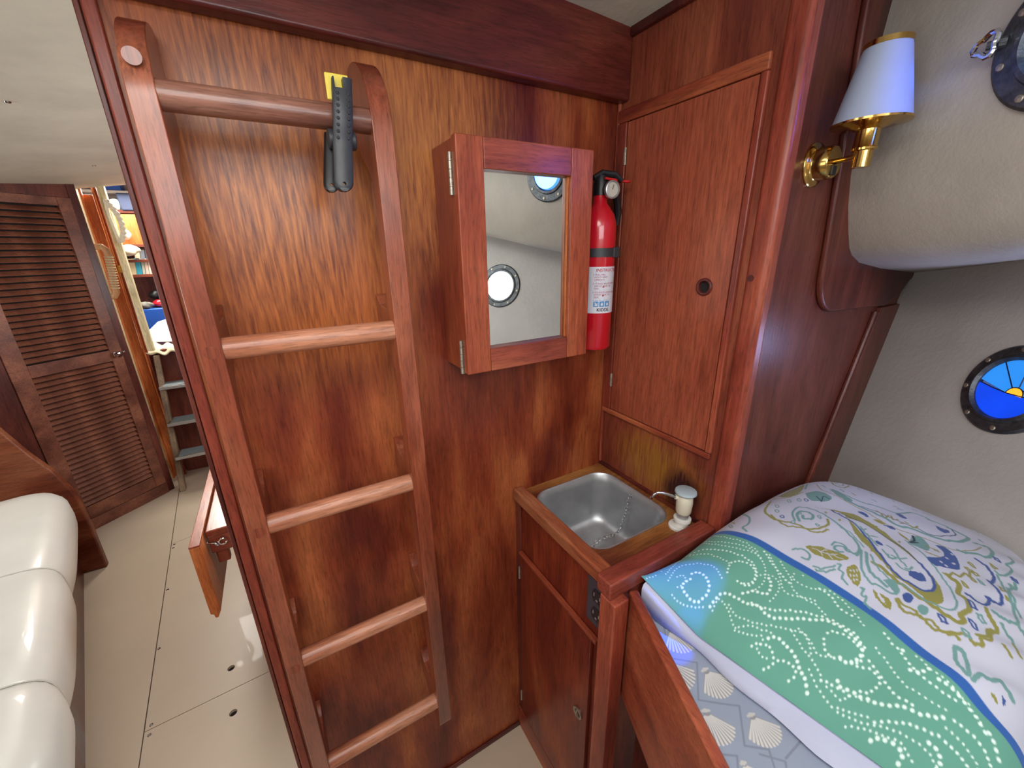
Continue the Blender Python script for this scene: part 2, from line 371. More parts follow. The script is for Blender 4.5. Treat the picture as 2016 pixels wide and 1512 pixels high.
# cabin ceiling, cambered: highest towards the left
def ceil_strip(name, x0, x1, y0, y1, mat, label, zf, nx=16, th=0.03):
    mb = MB(); vs = []; fs = []
    for k in range(nx + 1):
        x = x0 + (x1 - x0) * k / nx; z = zf(x)
        vs += [(x, y0, z), (x, y1, z), (x, y0, z + th), (x, y1, z + th)]
    for k in range(nx):
        a = 4 * k; b = a + 4
        fs += [(a, a + 1, b + 1, b), (a + 2, b + 2, b + 3, a + 3), (a, b, b + 2, a + 2), (a + 1, a + 3, b + 3, b + 1)]
    fs += [(0, 2, 3, 1), (4 * nx, 4 * nx + 1, 4 * nx + 3, 4 * nx + 2)]
    o = mb.add(vs, fs).build(name, mat, None, smooth=True)
    return tag(o, label, 'ceiling', kind='structure')
ceil_strip('ceiling', -1.25, 1.5, -0.8, YB + 0.02, ceilm, 'cream vinyl ceiling over the berth cabin', lambda x: 1.958 + 0.045 * (1 - ((x + 0.15) / 0.9) ** 2) * 0.5)
ceil_strip('ceiling', -2.3, 1.0, YB + 0.02, 3.42, ceilm, 'cream vinyl saloon ceiling seen past the left edge of the bulkhead', lambda x: min(1.892 + 0.15 * (x + 0.88), 2.0))

sceil = [o for o in bpy.data.objects if o.name.startswith('ceiling')][-1]
for px, py in ((15, 200), (185, 326)):
    z = 1.95
    for _ in range(6):
        p = at(px, py, 2, z); z = min(1.892 + 0.15 * (p.x + 0.88), 2.0)
    MB().lathe([(0, 0), (0.008, 0), (0.006, -0.003), (0, -0.004)], (p.x, p.y, z - 0.0002), n=12).build('screw', chrome, sceil, smooth=True)

# ------------------------------------------------------------------ locker wall (right of the bulkhead)
wr = thing('wall_right', 'reddish veneered locker side wall above the sink', 'wall', (XL, 0.6, 0), kind='structure')
o = bx('veneer_panel', MW['lock'], wr, XL, XL + 0.02, 0.43, YB, 0.88, 1.985, 0)
o.location = -Vector(wr.location); o.data.transform(Matrix.Translation(wr.location))
fr = [('frame_strip', 0.458, 0.797, 1.786, 1.812), ('frame_strip', 0.458, 0.797, 1.078, 1.0915)]
for n_, a, b, c, d in fr: bx(n_, MW['trimy'], wr, XL - 0.009, XL, a, b, c, d, 0.003, 3)
for a, b in ((0.457, 0.4705), (0.7665, 0.797)): bx('frame_strip', MW['trim'], wr, XL - 0.0088, XL, a, b, 1.0918, 1.7858, 0.003, 3)
bx('ceiling_strip', MW['dark'], wr, XL - 0.012, XL, 0.45, YB - 0.03, 1.942, 1.962, 0.003)
bx('counter_strip', MW['dark'], wr, XL - 0.006, XL, 0.45, YB, 0.905, 0.916, 0.002)
ld = thing('locker_door', 'tall reddish veneered locker door with a round finger hole', 'cabinet door', (XL, 0.618, 1.094))
dp = bx('panel', MW['lockdoor'], ld, XL - 0.006, XL - 0.0005, 0.4725, 0.7645, 1.0935, 1.7845, 0.0012)
hc = at(1387, 565, 0, XL - 0.006)
cut(dp, [MB().lathe([(0.0125, -0.02), (0.0125, 0.02)], hc, (1, 0, 0), 24)])
MB().lathe([(0.0118, 0.003), (0.0118, -0.003), (0.0145, -0.0042), (0.0172, -0.003), (0.0178, 0.001)], hc, (1, 0, 0), 28, closed=True).build('finger_ring', MW['dark'], ld, smooth=True, ang=60)
MB().lathe([(0.012, 0.0), (0.012, 0.0015)], hc + Vector((0.0035, 0, 0)), (1, 0, 0), 20).build('hole_backing', holem, ld)
for z in (1.716, 1.178):
    mb = MB().tube([(XL - 0.0085, 0.7655, z - 0.018), (XL - 0.0085, 0.7655, z + 0.018)], 0.0028, 8); mb.box(XL - 0.0095, XL - 0.0062, 0.7655, 0.770, z - 0.016, z + 0.016)
    mb.build('hinge', hingem, ld, smooth=True)
# corner post
po = MB().box(XL - 0.006, XL + 0.03, 0.406, 0.446, 0.885, 1.99).build('trim_3', MW['trim'], None, 0.011, 4)
tag(po, 'rounded corner post between the locker door and the berth panel', 'post', kind='structure')
lab(MB().lathe([(0.0, 0.0), (0.006, 0.0), (0.006, 0.0009), (0.0, 0.0009)], (XL - 0.006, 0.433, 1.461), (-1, 0, 0), 14).build('plug', MW['dark'], po), 'dark wooden screw plug')

# ------------------------------------------------------------------ berth panel, its trim boards
wp = thing('wall_inner', 'brown veneered partition behind the wall lamp and pillow', 'wall', (1.1, 0.43, 0), kind='structure')
o = bx('veneer_panel', MW['panel'], wp, XL + 0.006, 1.62, 0.43, 0.452, 0.6, 2.0, 0)
# raised board around the headliner with a rounded lower corner
pts = [(0.925, 2.0), (0.935, 1.86), (0.955, 1.70), (0.975, 1.52)]
for k in range(9):
    a = PI + (PI / 2) * k / 8
    pts.append((1.062 + 0.082 * math.cos(a), 1.462 + 0.088 * math.sin(a)))
pts += [(1.20, 1.37), (1.34, 1.364), (1.41, 1.385), (1.45, 1.42), (1.55, 1.44), (1.55, 2.0)]
MB().prism(pts, lambda a, b, d: (a, d, b), 0.416, 0.4298).build('raised_board', MW['darkz'], wp, 0.006, 3)
def hx(z): return 1.477 + (z - 1.44) * 0.3273
pts = [(hx(1.42) - 0.14, 1.36), (hx(0.75) - 0.14, 0.75), (hx(0.75) + 0.05, 0.75), (hx(1.36) + 0.05, 1.36)]
MB().prism(pts, lambda a, b, d: (a, d, b), 0.420, 0.4298).build('hull_board', MW['panel'], wp, 0.0015)
mb = MB().tube([(hx(1.35) - 0.138, 0.424, 1.35), (hx(0.75) - 0.138, 0.424, 0.75)], 0.007, 10)
mb.build('bead', MW['darkz'], wp, smooth=True)

# ------------------------------------------------------------------ hull lining (runs towards the bow at 38 degrees)
U = Vector((-0.6157, -0.788, 0)).normalized()      # hull side
UU = Vector((-0.43, -0.903, 0)).normalized()      # headliner above it
def rise(s):
    s = max(s, 0)
    return 0.005 * s + 0.19 * s * s if s < 0.6 else 0.0714 + (s - 0.6) * 0.2
prof = [(2.02, 1.03), (1.92, 1.02), (1.85, 1.012), (1.78, 1.006), (1.70, 1.003), (1.64, 1.012), (1.59, 1.028), (1.54, 1.055), (1.51, 1.075), (1.496, 1.093), (1.489, 1.112), (1.480, 1.135), (1.462, 1.26), (1.441, 1.49)]
def liner(z, x, s):
    f = min(1, max(0, (1.95 - z) / 0.4))
    return Vector((x + UU.x * s, 0.4295 + UU.y * s, z + rise(s) * f + max(0, x - 1.12) / 0.37 * min(s, 0.6) * 0.12))
ns = 40; S1 = 1.32
vs = []; fs = []; m = len(prof)
for i in range(ns + 1):
    s = -0.02 + (S1 + 0.02) * i / ns
    for z, x in prof: vs.append(liner(z, x, s))
for i in range(ns):
    for k in range(m - 1): fs.append((i * m + k, i * m + k + 1, (i + 1) * m + k + 1, (i + 1) * m + k))
wu = MB().add(vs, fs).build('wall_deckside', vinyl, None, smooth=True, ang=80)
tag(wu, 'bulging cream padded headliner above the shelf line behind the lamp', 'wall', kind='structure')
md = wu.modifiers.new('thick', 'SOLIDIFY'); md.thickness = 0.004; md.offset = -1
HP = Vector((1.477, 0.43, 1.44)); HW = Vector((0.181, 0, 0.553)).normalized(); HN = U.cross(HW).normalized()
if HN.x > 0: HN = -HN            # points into the cabin
vs = []; fs = []
for i in range(2):
    s = (-0.02, 1.9)[i]
    for z in (0.5, 1.9): vs.append(Vector((hx(z), 0.43, z)) + U * s)
lowv = vs + [v - HN * 0.006 for v in vs]
wl = MB().add(lowv, [(0, 1, 3, 2), (4, 6, 7, 5), (0, 4, 5, 1), (2, 3, 7, 6), (0, 2, 6, 4), (1, 5, 7, 3)]).build('wall_hull', vinylg)
tag(wl, 'grey-cream lined hull side below the padded headliner, with a round portlight', 'wall', kind='structure')
def hull_hit(px, py, mir=False):
    a = EYE.copy(); r = ray(px, py)
    if mir: a = Vector((0, 2 * 0.7005, 1.52)); r = Vector((r.x, -r.y, r.z))
    return a + r * (HN.dot(HP - a) / HN.dot(r))
# rest of the cabin, behind the camera
def wbox(name, label, mat, *a): return tag(MB().box(*a).build(name, mat), label, 'wall', kind='structure')
wbox('wall_back', 'cream lined wall at the bow end of the berth cabin', vinylg, -1.25, 1.5, -0.82, -0.80, 0, 2.0)
wbox('wall_left', 'cream lined side of the berth cabin opposite the locker', vinylg, -1.27, -1.25, -0.80, YB, 0, 2.0)
wbox('wall_doorway', 'bulkhead on the far side of the cabin doorway', MW['darkz'], -2.3, -0.85, YB, YB + 0.022, 0, 2.0)
wbox('wall_saloon', 'wooden far side of the saloon', MW['darkz'], -2.32, -2.3, YB, 5.2, 0, 2.1)
wbox('wall_galley', 'wooden saloon side behind the folding table', MW['darkz'], 0.98, 1.0, YB + 0.03, 5.2, 0, 2.1)
wbox('wall_far', 'white lined end wall of the aft space', plain('white_aft_lining', srgb(206, 206, 200), 0.6, 0, 0.05), -2.3, 1.0, 4.42, 4.44, 0, 2.2)
wbox('ceiling_aft', 'white lining over the aft space', vinyl, -2.3, 1.0, 3.42, 4.44, 2.12, 2.14)

# ------------------------------------------------------------------ portlights
def frame_axes(nrm):
    up = Vector((0, 0, 1)); e1 = up.cross(nrm).normalized(); e2 = nrm.cross(e1).normalized(); return e1, e2
def porthole(name, label, c, nrm, ro, ri, glass):
    t = thing(name, label, 'window', c, kind='structure'); nrm = nrm.normalized()
    MB().lathe([(ri, -0.004), (ri, 0.006), (ri + 0.004, 0.012), (ri + (ro - ri) * 0.28, 0.011), (ri + (ro - ri) * 0.36, 0.006), (ro - 0.004, 0.005), (ro, 0.002), (ro, -0.004)], c, nrm, 64, closed=True).build('frame', oldmetal, t, smooth=True, ang=30); fr_ = t.children[0]
    e1, e2 = frame_axes(nrm); rm = ri + (ro - ri) * 0.68; s0 = None
    for k in range(8):
        a = 2 * PI * (k + 0.3) / 8; p = c + (e1 * math.cos(a) + e2 * math.sin(a)) * rm + nrm * 0.005
        if s0 is None: s0 = MB().lathe([(0, 0), (0.0052, 0), (0.004, 0.0018), (0, 0.0024)], p, nrm, 12).build('screw', hingem, fr_, smooth=True, org=p)
        else: q = s0.copy(); COL.objects.link(q); q.location = p - c
    if glass is not None:
        MB().lathe([(0, 0.001), (ri + 0.001, 0.001), (ri + 0.001, 0.003), (0, 0.003)], c, nrm, 48).build('glass', glass, t)
    return t, e1, e2
# upper portlight in the headliner
upn = Vector((-0.903, 0.43, -0.03)).normalized()
uc = Vector((1.004, 0.4295, 0)) + UU * 0.300; uc.z = 1.756; uc += upn * 0.006
p1, e1, e2 = porthole('window_1', 'tarnished round portlight high in the headliner with a wing-nut dog, glowing blue', uc, upn, 0.086, 0.048, blueglass)
dg = uc + (-e1) * 0.0
side = e1 if e1.dot(Vector((0, 1, 0))) > 0 else -e1
hb_ = uc + side * 0.085 + e2 * 0.012
MB().tube([hb_ - side * 0.012 + upn * 0.004, hb_ + side * 0.002 + upn * 0.016], [0.007, 0.005], 10).build('dog_arm', oldmetal, p1, smooth=True)
tri = [hb_ + upn * 0.018 + (side * math.cos(a) + e2 * math.sin(a)) * (0.0125 * (1 + 0.25 * math.cos(3 * a))) for a in [2 * PI * k / 18 for k in range(18)]]
MB().tube(tri, 0.0036, 8, closed=True).build('wing_nut', chrome, p1, smooth=True)
MB().tube([uc + e2 * 0.085 + upn * 0.004 - side * 0.02, uc + e2 * 0.085 + upn * 0.004 + side * 0.02], 0.007, 10).build('hinge', oldmetal, p1, smooth=True)
MB().hexa([uc + e2 * 0.05 - side * 0.016 + upn * 0.005, uc + e2 * 0.05 + side * 0.016 + upn * 0.005, uc + e2 * 0.05 + side * 0.016 + upn * 0.014, uc + e2 * 0.05 - side * 0.016 + upn * 0.014],
          [uc + e2 * 0.09 - side * 0.016 + upn * 0.005, uc + e2 * 0.09 + side * 0.016 + upn * 0.005, uc + e2 * 0.09 + side * 0.016 + upn * 0.014, uc + e2 * 0.09 - side * 0.016 + upn * 0.014]).build('hinge_strap', oldmetal, p1, 0.002)
# stained glass portlight in the hull side
lc = hull_hit(1993, 768) + HN * 0.002
p2, e1, e2 = porthole('window_2', 'round portlight in the hull side with a stained glass sunset over blue sea', lc, HN, 0.088, 0.058, None)
side = e1 if e1.dot(Vector((0, 1, 0))) > 0 else -e1     # towards the panel = left in the picture
L2 = lambda a, b, d: lc + side * (-a) + e2 * b + HN * (d + 0.001)   # a grows to the right
RI = 0.0585
hor = [(-RI, -0.002), (-0.03, -0.006), (0.0, -0.008), (0.03, -0.006), (RI, -0.004)]
def arcpts(a0, a1, r, n=14): return [(r * math.cos(a0 + (a1 - a0) * k / n), r * math.sin(a0 + (a1 - a0) * k / n)) for k in range(n + 1)]
MB().prism(hor + arcpts(0, -PI, RI, 24)[1:-1], L2, 0, 0.002).build('sea_pane', sg_sea, p2)
sun_c = (0.012, -0.008); sr = 0.015
rays = [math.radians(q) for q in (3, 45, 86, 128, 177)]
for i in range(4):
    a0, a1 = rays[i], rays[i + 1]
    out = arcpts(a0, a1, RI, 10)
    inn = [(sun_c[0] + sr * math.cos(a), sun_c[1] + sr * math.sin(a)) for a in [a1 + (a0 - a1) * k / 6 for k in range(7)]]
    MB().prism(out + inn, L2, 0, 0.002).build('sky_pane', sg_sky, p2)
MB().prism([(sun_c[0] + (sr) * math.cos(PI * k / 12), sun_c[1] + sr * math.sin(PI * k / 12)) for k in range(13)], L2, 0, 0.0024).build('sun_pane', sg_sun, p2)
mb = MB(); mb.tube([L2(a, b, 0.002) for a, b in hor], 0.0011, 6)
mb.tube([L2(sun_c[0] + sr * math.cos(PI * k / 12), sun_c[1] + sr * math.sin(PI * k / 12), 0.002) for k in range(13)], 0.0011, 6)
for a in rays[1:4]: mb.tube([L2(sun_c[0] + sr * math.cos(a), sun_c[1] + sr * math.sin(a), 0.002), L2(RI * math.cos(a), RI * math.sin(a), 0.002)], 0.0011, 6)
mb.build('lead_came', lead, p2, smooth=True)
wc = hull_hit(985, 563, True)
porthole('window_3', 'round portlight farther along the hull, bright white in the cabinet mirror', wc, HN, 0.098, 0.066, daylight)

# ------------------------------------------------------------------ boarding ladder on the bulkhead
lad = thing('ladder', 'varnished wooden ladder with five rungs fixed to the bulkhead', 'ladder', (0.04, YB, 0.42))
YR = 0.692
rz = [1.703, 1.394, 1.088, 0.784, 0.477]
rz = [at(px, py, 1, YR).z for px, py in ((315, 187), (442, 687), (535, 1030), (600, 1293), (655, 1495))]
def rail_outline():
    y0, y1 = 0.674, 0.712
    p = [(y0 + 0.006, rz[4] - 0.075), (y0, rz[4] - 0.06), (y0, rz[0] - 0.01)]
    for k in range(1, 13):   # rounded top front
        a = PI - (PI / 2) * k / 12; p.append((y0 + 0.112 + 0.112 * math.cos(a), rz[0] - 0.01 + 0.108 * math.sin(a)))
    p += [(YB, rz[0] + 0.092)]
    for i in range(5):
        z = rz[i]; up = z + (0.030 if i else 0.0)
        if i: p += [(y1, up + 0.022), (y1 + 0.012, up + 0.002), (YB - 0.03, up + 0.006), (YB - 0.012, up + 0.02), (YB, up + 0.022)]
        p += [(YB, z - 0.012), (YB - 0.012, z - 0.018), (YB - 0.03, z - 0.032), (YB - 0.06, z - 0.052), (y1, z - 0.075)]
    p += [(y1, rz[4] - 0.078)]
    return p
ol = rail_outline()
for x0, x1 in ((-0.105, -0.077), (0.163, 0.193)):
    MB().prism(ol, lambda a, b, d: (d, a, b), x0, x1).build('side_rail', MW['rail'], lad, 0.0125, 5)
rr = MB().tube([(-0.080, YR, rz[0]), (0.166, YR, rz[0])], 0.0168, 20).build('rung', MW['rungd'], lad, smooth=True, org=(0.04, YR, rz[0])); lab(rr, 'darker top rung with a grey sheen')
r2 = MB().tube([(-0.080, YR, rz[1]), (0.166, YR, rz[1])], 0.0165, 20).build('rung', MW['rung'], lad, smooth=True, org=(0.04, YR, rz[1]))
for i in (2, 3, 4): dup(r2, (0, 0, rz[i] - rz[1]))
d0 = None
for i in range(5):
    for x in (-0.091, 0.178):
        if d0 is None: d0 = MB().lathe([(0, 0), (0.009, 0), (0.009, 0.0007), (0.0, 0.0007)], (x, 0.6742, rz[i] + 0.03), (0, -1, 0), 18).build('dowel_plug', MW['rail'], lad, smooth=True, org=(x, 0.6742, rz[i] + 0.03))
        elif x < 0: q = d0.copy(); COL.objects.link(q); q.location = Vector((x, 0.6742, rz[i] + (0.0 if i else 0.03))) - lad.location

# spring clamp on the top rung
cl = thing('spring_clamp', 'black spring clamp with a yellow jaw pad gripping the top rung', 'clamp', (0.123, 0.66, 1.61))
Cz = rz[0]
XC = 0.1225
def hand(y_of, x0, x1, name, t0, t1, zs):
    front = [(y_of(z), z) for z in zs]; back = [(y_of(z) + 0.011, z) for z in reversed(zs)]
    return front + back
zs = [Cz + 0.040, Cz + 0.02, Cz, Cz - 0.02, Cz - 0.04, Cz - 0.055, Cz - 0.075, Cz - 0.092, Cz - 0.1]
yf = lambda z: 0.660 - 0.006 * math.sin(max(0, min(1, (Cz + 0.03 - z) / 0.07)) * PI) - (0.010 * max(0, (Cz - 0.03 - z) / 0.07) if z < Cz - 0.03 else 0)
# front handle: forked at the top, rounded tip with a hole
def strip(zs, xc, wf_, yfun, th, tilt=0.0):
    mb = MB(); vs = []; fs = []
    for z in zs:
        h = wf_(z); y = yfun(z); xx = xc + tilt * (Cz - z)
        vs += [(xx - h, y + 0.003, z), (xx - h * 0.7, y, z), (xx + h * 0.7, y, z), (xx + h, y + 0.003, z), (xx + h, y + th, z), (xx - h, y + th, z)]
    for i in range(len(zs) - 1):
        a = 6 * i; b = a + 6
        for k in range(6): fs.append((a + k, a + (k + 1) % 6, b + (k + 1) % 6, b + k))
    fs += [tuple(range(6))[::-1], tuple(range(6 * len(zs) - 6, 6 * len(zs)))]
    return mb.add(vs, fs)
wfun = lambda z: 0.0125 if z > Cz - 0.035 else (0.0125 if z > Cz - 0.088 else 0.0125 * math.sqrt(max(0.05, 1 - ((Cz - 0.088 - z) / 0.0125) ** 2)))
zz = [Cz + 0.04 - 0.006 * k for k in range(22)] + [Cz - 0.0915, Cz - 0.095, Cz - 0.098, Cz - 0.1]
zz = sorted(set(zz), reverse=True)
h1 = strip(zz, XC, wfun, yf, 0.012, -0.13).build('front_handle', black, cl, smooth=True, ang=50)
cut(h1, [MB().box(XC - 0.0055, XC + 0.0055, 0.6, 0.7, Cz + 0.027, Cz + 0.05), MB().lathe([(0.0022, -0.05), (0.0022, 0.05)], (XC - 0.0117, 0.65, Cz - 0.090), (0, 1, 0), 12)])
yb = lambda z: 0.688 - 0.02 * max(0, (Cz - 0.02 - z) / 0.07)
zb = [z for z in zz if z < Cz - 0.018]
h2 = strip(zb, XC - 0.008, lambda z: wfun(z) * 0.85, yb, 0.009, -0.20).build('rear_handle', blackp, cl, smooth=True, ang=50)
cut(h2, [MB().lathe([(0.002, -0.08), (0.002, 0.08)], (XC - 0.026, 0.66, Cz - 0.090), (0, 1, 0), 12)])
MB().box(XC - 0.015, XC + 0.015, 0.673, 0.6765, Cz + 0.0155, Cz + 0.047).build('jaw_pad', yellow, cl, 0.0015); 
MB().tube([(XC - 0.0215, 0.677, Cz - 0.031), (XC + 0.0150, 0.677, Cz - 0.031)], 0.0125, 16).build('spring_barrel', black, cl, 0.002)
mb = MB()
for k in range(8):
    for sx_ in (-0.0068, 0.0068):
        z = Cz + 0.02 - k * 0.0075; mb.ball((XC + sx_ - 0.13 * (Cz - z), yf(z) + 0.0003, z), 0.0024, 8)
mb.build('grip_studs', black, h1, smooth=True)

# ------------------------------------------------------------------ mirror cabinet
YC = 0.6854
mc = thing('mirror_cabinet', 'small wooden wall cabinet with a mirrored door', 'cabinet', (0.44, YB, 1.288))
bx('body', MW['cab'], mc, 0.297, 0.585, YC + 0.019, YB, 1.292, 1.698, 0.002)
x0, x1, z0, z1 = 0.295, 0.588, 1.290, 1.700
mx0, mx1, mz0, mz1 = 0.346, 0.534, 1.336, 1.651
for a in ((x0, mx0), (mx1, x1)):
    bx('door_stile', MW['cab'], mc, a[0], a[1], YC, YC + 0.0185, z0, z1, 0.0022)
bx('door_rail', MW['cabx'], mc, mx0 + 0.0003, mx1 - 0.0003, YC + 0.0003, YC + 0.0185, mz1, z1, 0.0018)
bx('door_rail', MW['cabx'], mc, mx0 + 0.0003, mx1 - 0.0003, YC + 0.0003, YC + 0.0185, z0, mz0, 0.0018)
for xa, xb in ((mx0, mx0 + 0.0015), (mx1 - 0.0025, mx1)): bx('glazing_bead', MW['orange'], mc, xa, xb, YC + 0.0085, YC + 0.0148, mz0, mz1, 0.0006)
lab(MB().box(mx0, mx1, YC + 0.0150, YC + 0.0180, mz0, mz1).build('mirror', mirror, mc), 'rectangular mirror glass')
for zc in (1.643, 1.322):
    mb = MB()
    for k in range(5): mb.tube([(0.2925, YC + 0.021, zc - 0.033 + k * 0.0133), (0.2925, YC + 0.021, zc - 0.033 + k * 0.0133 + 0.0125)], 0.0035, 10)
    mb.box(0.2945, 0.2972, YC + 0.0195, YC + 0.027, zc - 0.033, zc + 0.033)
    mb.build('hinge', hingem, mc, smooth=True)

# ------------------------------------------------------------------ fire extinguisher
EX = Vector((0.662, 0.745, 0))
ex = thing('fire_extinguisher', 'red fire extinguisher strapped to the bulkhead beside the mirror cabinet', 'extinguisher', (EX.x, EX.y, 1.285))
rE = 0.0385
MB().lathe([(0.0, 1.285), (0.034, 1.285), (rE, 1.291), (rE, 1.555), (rE * 0.97, 1.572), (rE * 0.85, 1.588), (rE * 0.62, 1.602), (0.016, 1.612), (0.0145, 1.632), (0.0, 1.632)], EX, n=48).build('cylinder', red, ex, smooth=True, ang=40)
mb = MB().lathe([(0.0, 1.628), (0.017, 1.628), (0.017, 1.652), (0.013, 1.668), (0, 1.668)], EX, n=20)
mb.build('valve_head', blackp, ex, smooth=True)
mb = MB(); dirn = Vector((0.75, -0.65, 0)).normalized()
mb.tube([EX + Vector((-0.022, 0.0, 1.662)), EX + Vector((0.0, -0.003, 1.672)), EX + dirn * 0.03 + Vector((0, 0, 1.668)), EX + dirn * 0.045 + Vector((0, 0, 1.655))], [0.006, 0.008, 0.007, 0.005], 8)
mb.build('lever', blackp, ex, smooth=True)
MB().tube([EX + Vector((0.018, -0.01, 1.655)), EX + Vector((0.045, -0.003, 1.630)), EX + Vector((0.060, 0.005, 1.598)), EX + Vector((0.060, 0.008, 1.568))], [0.008, 0.009, 0.009, 0.007], 10).build('nozzle_hose', blackp, ex, smooth=True)
gd = Vector((-0.05 - 0.6, -0.75, -0.05)).normalized()
gd = (EYE - Vector((0.66, 0.72, 1.64))); gd.z *= 0.2; gd = (gd.normalized() + Vector((0.55, -0.1, 0))).normalized()
gc = EX + Vector((0.004, -0.026, 1.637))
gg_ = MB().lathe([(0.0, 0), (0.0165, 0), (0.0185, 0.004), (0.018, 0.010), (0.016, 0.011), (0.0148, 0.007), (0.0, 0.007)], gc, gd, 28).build('gauge', steel, ex, smooth=True)
MB().lathe([(0.0, 0.0074), (0.0145, 0.0074), (0.0145, 0.0079), (0.0, 0.0079)], gc, gd, 24).build('gauge_face', glassd, gg_)
MB().box(-0.001, 0.001, -0.0005, 0.0005, 0, 0.009)
MB().tube([gc + gd * 0.0085, gc + gd * 0.0085 + Vector((0.003, 0, 0.010))], 0.0007, 6).build('needle', inkk, gg_)
mb = MB().tube([EX + Vector((-0.006, -0.02, 1.660)), EX + Vector((0.050, -0.024, 1.656))], 0.0026, 8)
mb.tube([EX + Vector((0.052, -0.024, 1.656)) + Vector((math.cos(a) * 0.009, math.sin(a) * 0.006, 0)) for a in [2 * PI * k / 12 for k in range(12)]], 0.002, 6, closed=True)
mb.build('safety_pin', redp, ex, smooth=True)
def band(name, mat, r0, r1, za, zb_, a0, a1, n=36):
    mb = MB(); vs = []; fs = []
    for k in range(n + 1):
        a = a0 + (a1 - a0) * k / n; c, s = math.cos(a), math.sin(a)
        vs += [(EX.x + r0 * c, EX.y + r0 * s, za), (EX.x + r0 * c, EX.y + r0 * s, zb_), (EX.x + r1 * c, EX.y + r1 * s, zb_), (EX.x + r1 * c, EX.y + r1 * s, za)]
    for k in range(n):
        a = 4 * k; b = a + 4
        for j in range(4): fs.append((a + j, a + (j + 1) % 4, b + (j + 1) % 4, b + j))
    fs += [(0, 1, 2, 3), (4 * n + 3, 4 * n + 2, 4 * n + 1, 4 * n)]
    return mb.add(vs, fs).build(name, mat, ex, smooth=True)
stp = band('strap', black, rE, rE + 0.002, 1.499, 1.518, 0, 2 * PI)
MB().box(EX.x + 0.012, EX.x + 0.031, EX.y - 0.040, EX.y - 0.026, 1.497, 1.520).build('buckle', black, stp, 0.002)
LA0, LA1 = math.radians(-160), math.radians(-35); LZ0, LZ1 = 1.374, 1.478
lbl = band('label', labelm, rE, rE + 0.0006, LZ0, LZ1, LA0, LA1)
bx('wall_bracket', blackp, ex, EX.x - 0.012, EX.x + 0.012, EX.y + rE, YB, 1.38, 1.60, 0.001)
def text_geo(s, size):
    cu = bpy.data.curves.new('t', 'FONT'); cu.body = s; cu.size = size; cu.resolution_u = 2
    ob = bpy.data.objects.new('t', cu); COL.objects.link(ob); bpy.context.view_layer.update()
    me = bpy.data.meshes.new_from_object(ob.evaluated_get(bpy.context.evaluated_depsgraph_get()))
    v = [tuple(q.co) for q in me.vertices]; f = [tuple(p.vertices) for p in me.polygons]
    bpy.data.objects.remove(ob); bpy.data.curves.remove(cu); bpy.data.meshes.remove(me); return v, f
def onlab(u, z, d=0.0009):   # u metres along the label from its left edge
    a = LA0 + u / rE; return (EX.x + (rE + d) * math.cos(a), EX.y + (rE + d) * math.sin(a), z)
def wrap(mb, s, u, z, size, bold=0):
    for du in ((0, bold) if bold else (0,)):
        v, f = text_geo(s, size); mb.add([onlab(u + du + q[0], z + q[1]) for q in v], f)
def rect(mb, u0, u1, za, zb_, n=3):
    for k in range(n):
        a = u0 + (u1 - u0) * k / n; b = u0 + (u1 - u0) * (k + 1) / n
        mb.add([onlab(a, za, 0.0008), onlab(b, za, 0.0008), onlab(b, zb_, 0.0008), onlab(a, zb_, 0.0008)], [(0, 1, 2, 3)])
uL = 0.009
mb = MB(); wrap(mb, 'INSTRUCTIONS', uL + 0.008, 1.4675, 0.0098, 0.0004); mb.build('label_heading', inkr, lbl, fix=False)
mb = MB()
for i, (ls) in enumerate((('1 PULL PIN,', 'HOLD UNIT', 'UPRIGHT.'), ('2 STAND BACK 8 FEET', 'AIM AT BASE OF', 'FIRE.'), ('3 SQUEEZE LEVER AND', 'SWEEP SIDE TO', 'SIDE.'))):
    for j, l in enumerate(ls): wrap(mb, l, uL + 0.002 + (0.003 if j else 0), 1.4590 - i * 0.0195 - j * 0.0055, 0.0056, 0.0002)
for k in range(4): rect(mb, 0.006, 0.07, 1.4655 - k * 0.0195, 1.4658 - k * 0.0195, 6)
mb.build('label_lines', inkp, lbl, fix=False)
mb = MB()
for u, z in ((uL + 0.026, 1.434), (uL + 0.026, 1.4145)):
    v = [onlab(u + 0.0024 * math.cos(a), z + 0.002 * math.sin(a)) for a in [2 * PI * k / 10 for k in range(10)]]; mb.add(v, [tuple(range(10))])
mb.build('label_flames', inkr, lbl, fix=False)
mb = MB()
for k in range(3): rect(mb, uL + 0.005 + k * 0.0135, uL + 0.0165 + k * 0.0135, 1.389, 1.4015, 2)
rect(mb, uL + 0.004, uL + 0.045, 1.4035, 1.4045, 5)
mb.build('label_pictograms', inkb, lbl, fix=False)
mb = MB()
for k in range(3):
    u0 = uL + 0.0108 + k * 0.0135
    drop = [(0, 0.0045), (0.0028, 0.0002), (0.0022, -0.003), (0, -0.0042), (-0.0022, -0.003), (-0.0028, 0.0002)]
    if k == 0: drop = [(-0.004, 0.004), (-0.001, 0.004), (0.0005, 0), (0.0035, 0.004), (0.0035, -0.004), (-0.003, -0.004), (-0.002, 0)]
    mb.add([onlab(u0 + a, 1.3952 + b, 0.0012) for a, b in drop], [tuple(range(len(drop)))])
mb.build('pictogram_shapes', labelm, lbl, fix=False)
mb = MB(); wrap(mb, 'KIDDE', uL + 0.0125, 1.3785, 0.0105, 0.0006); mb.build('label_name', inkk, lbl, fix=False)

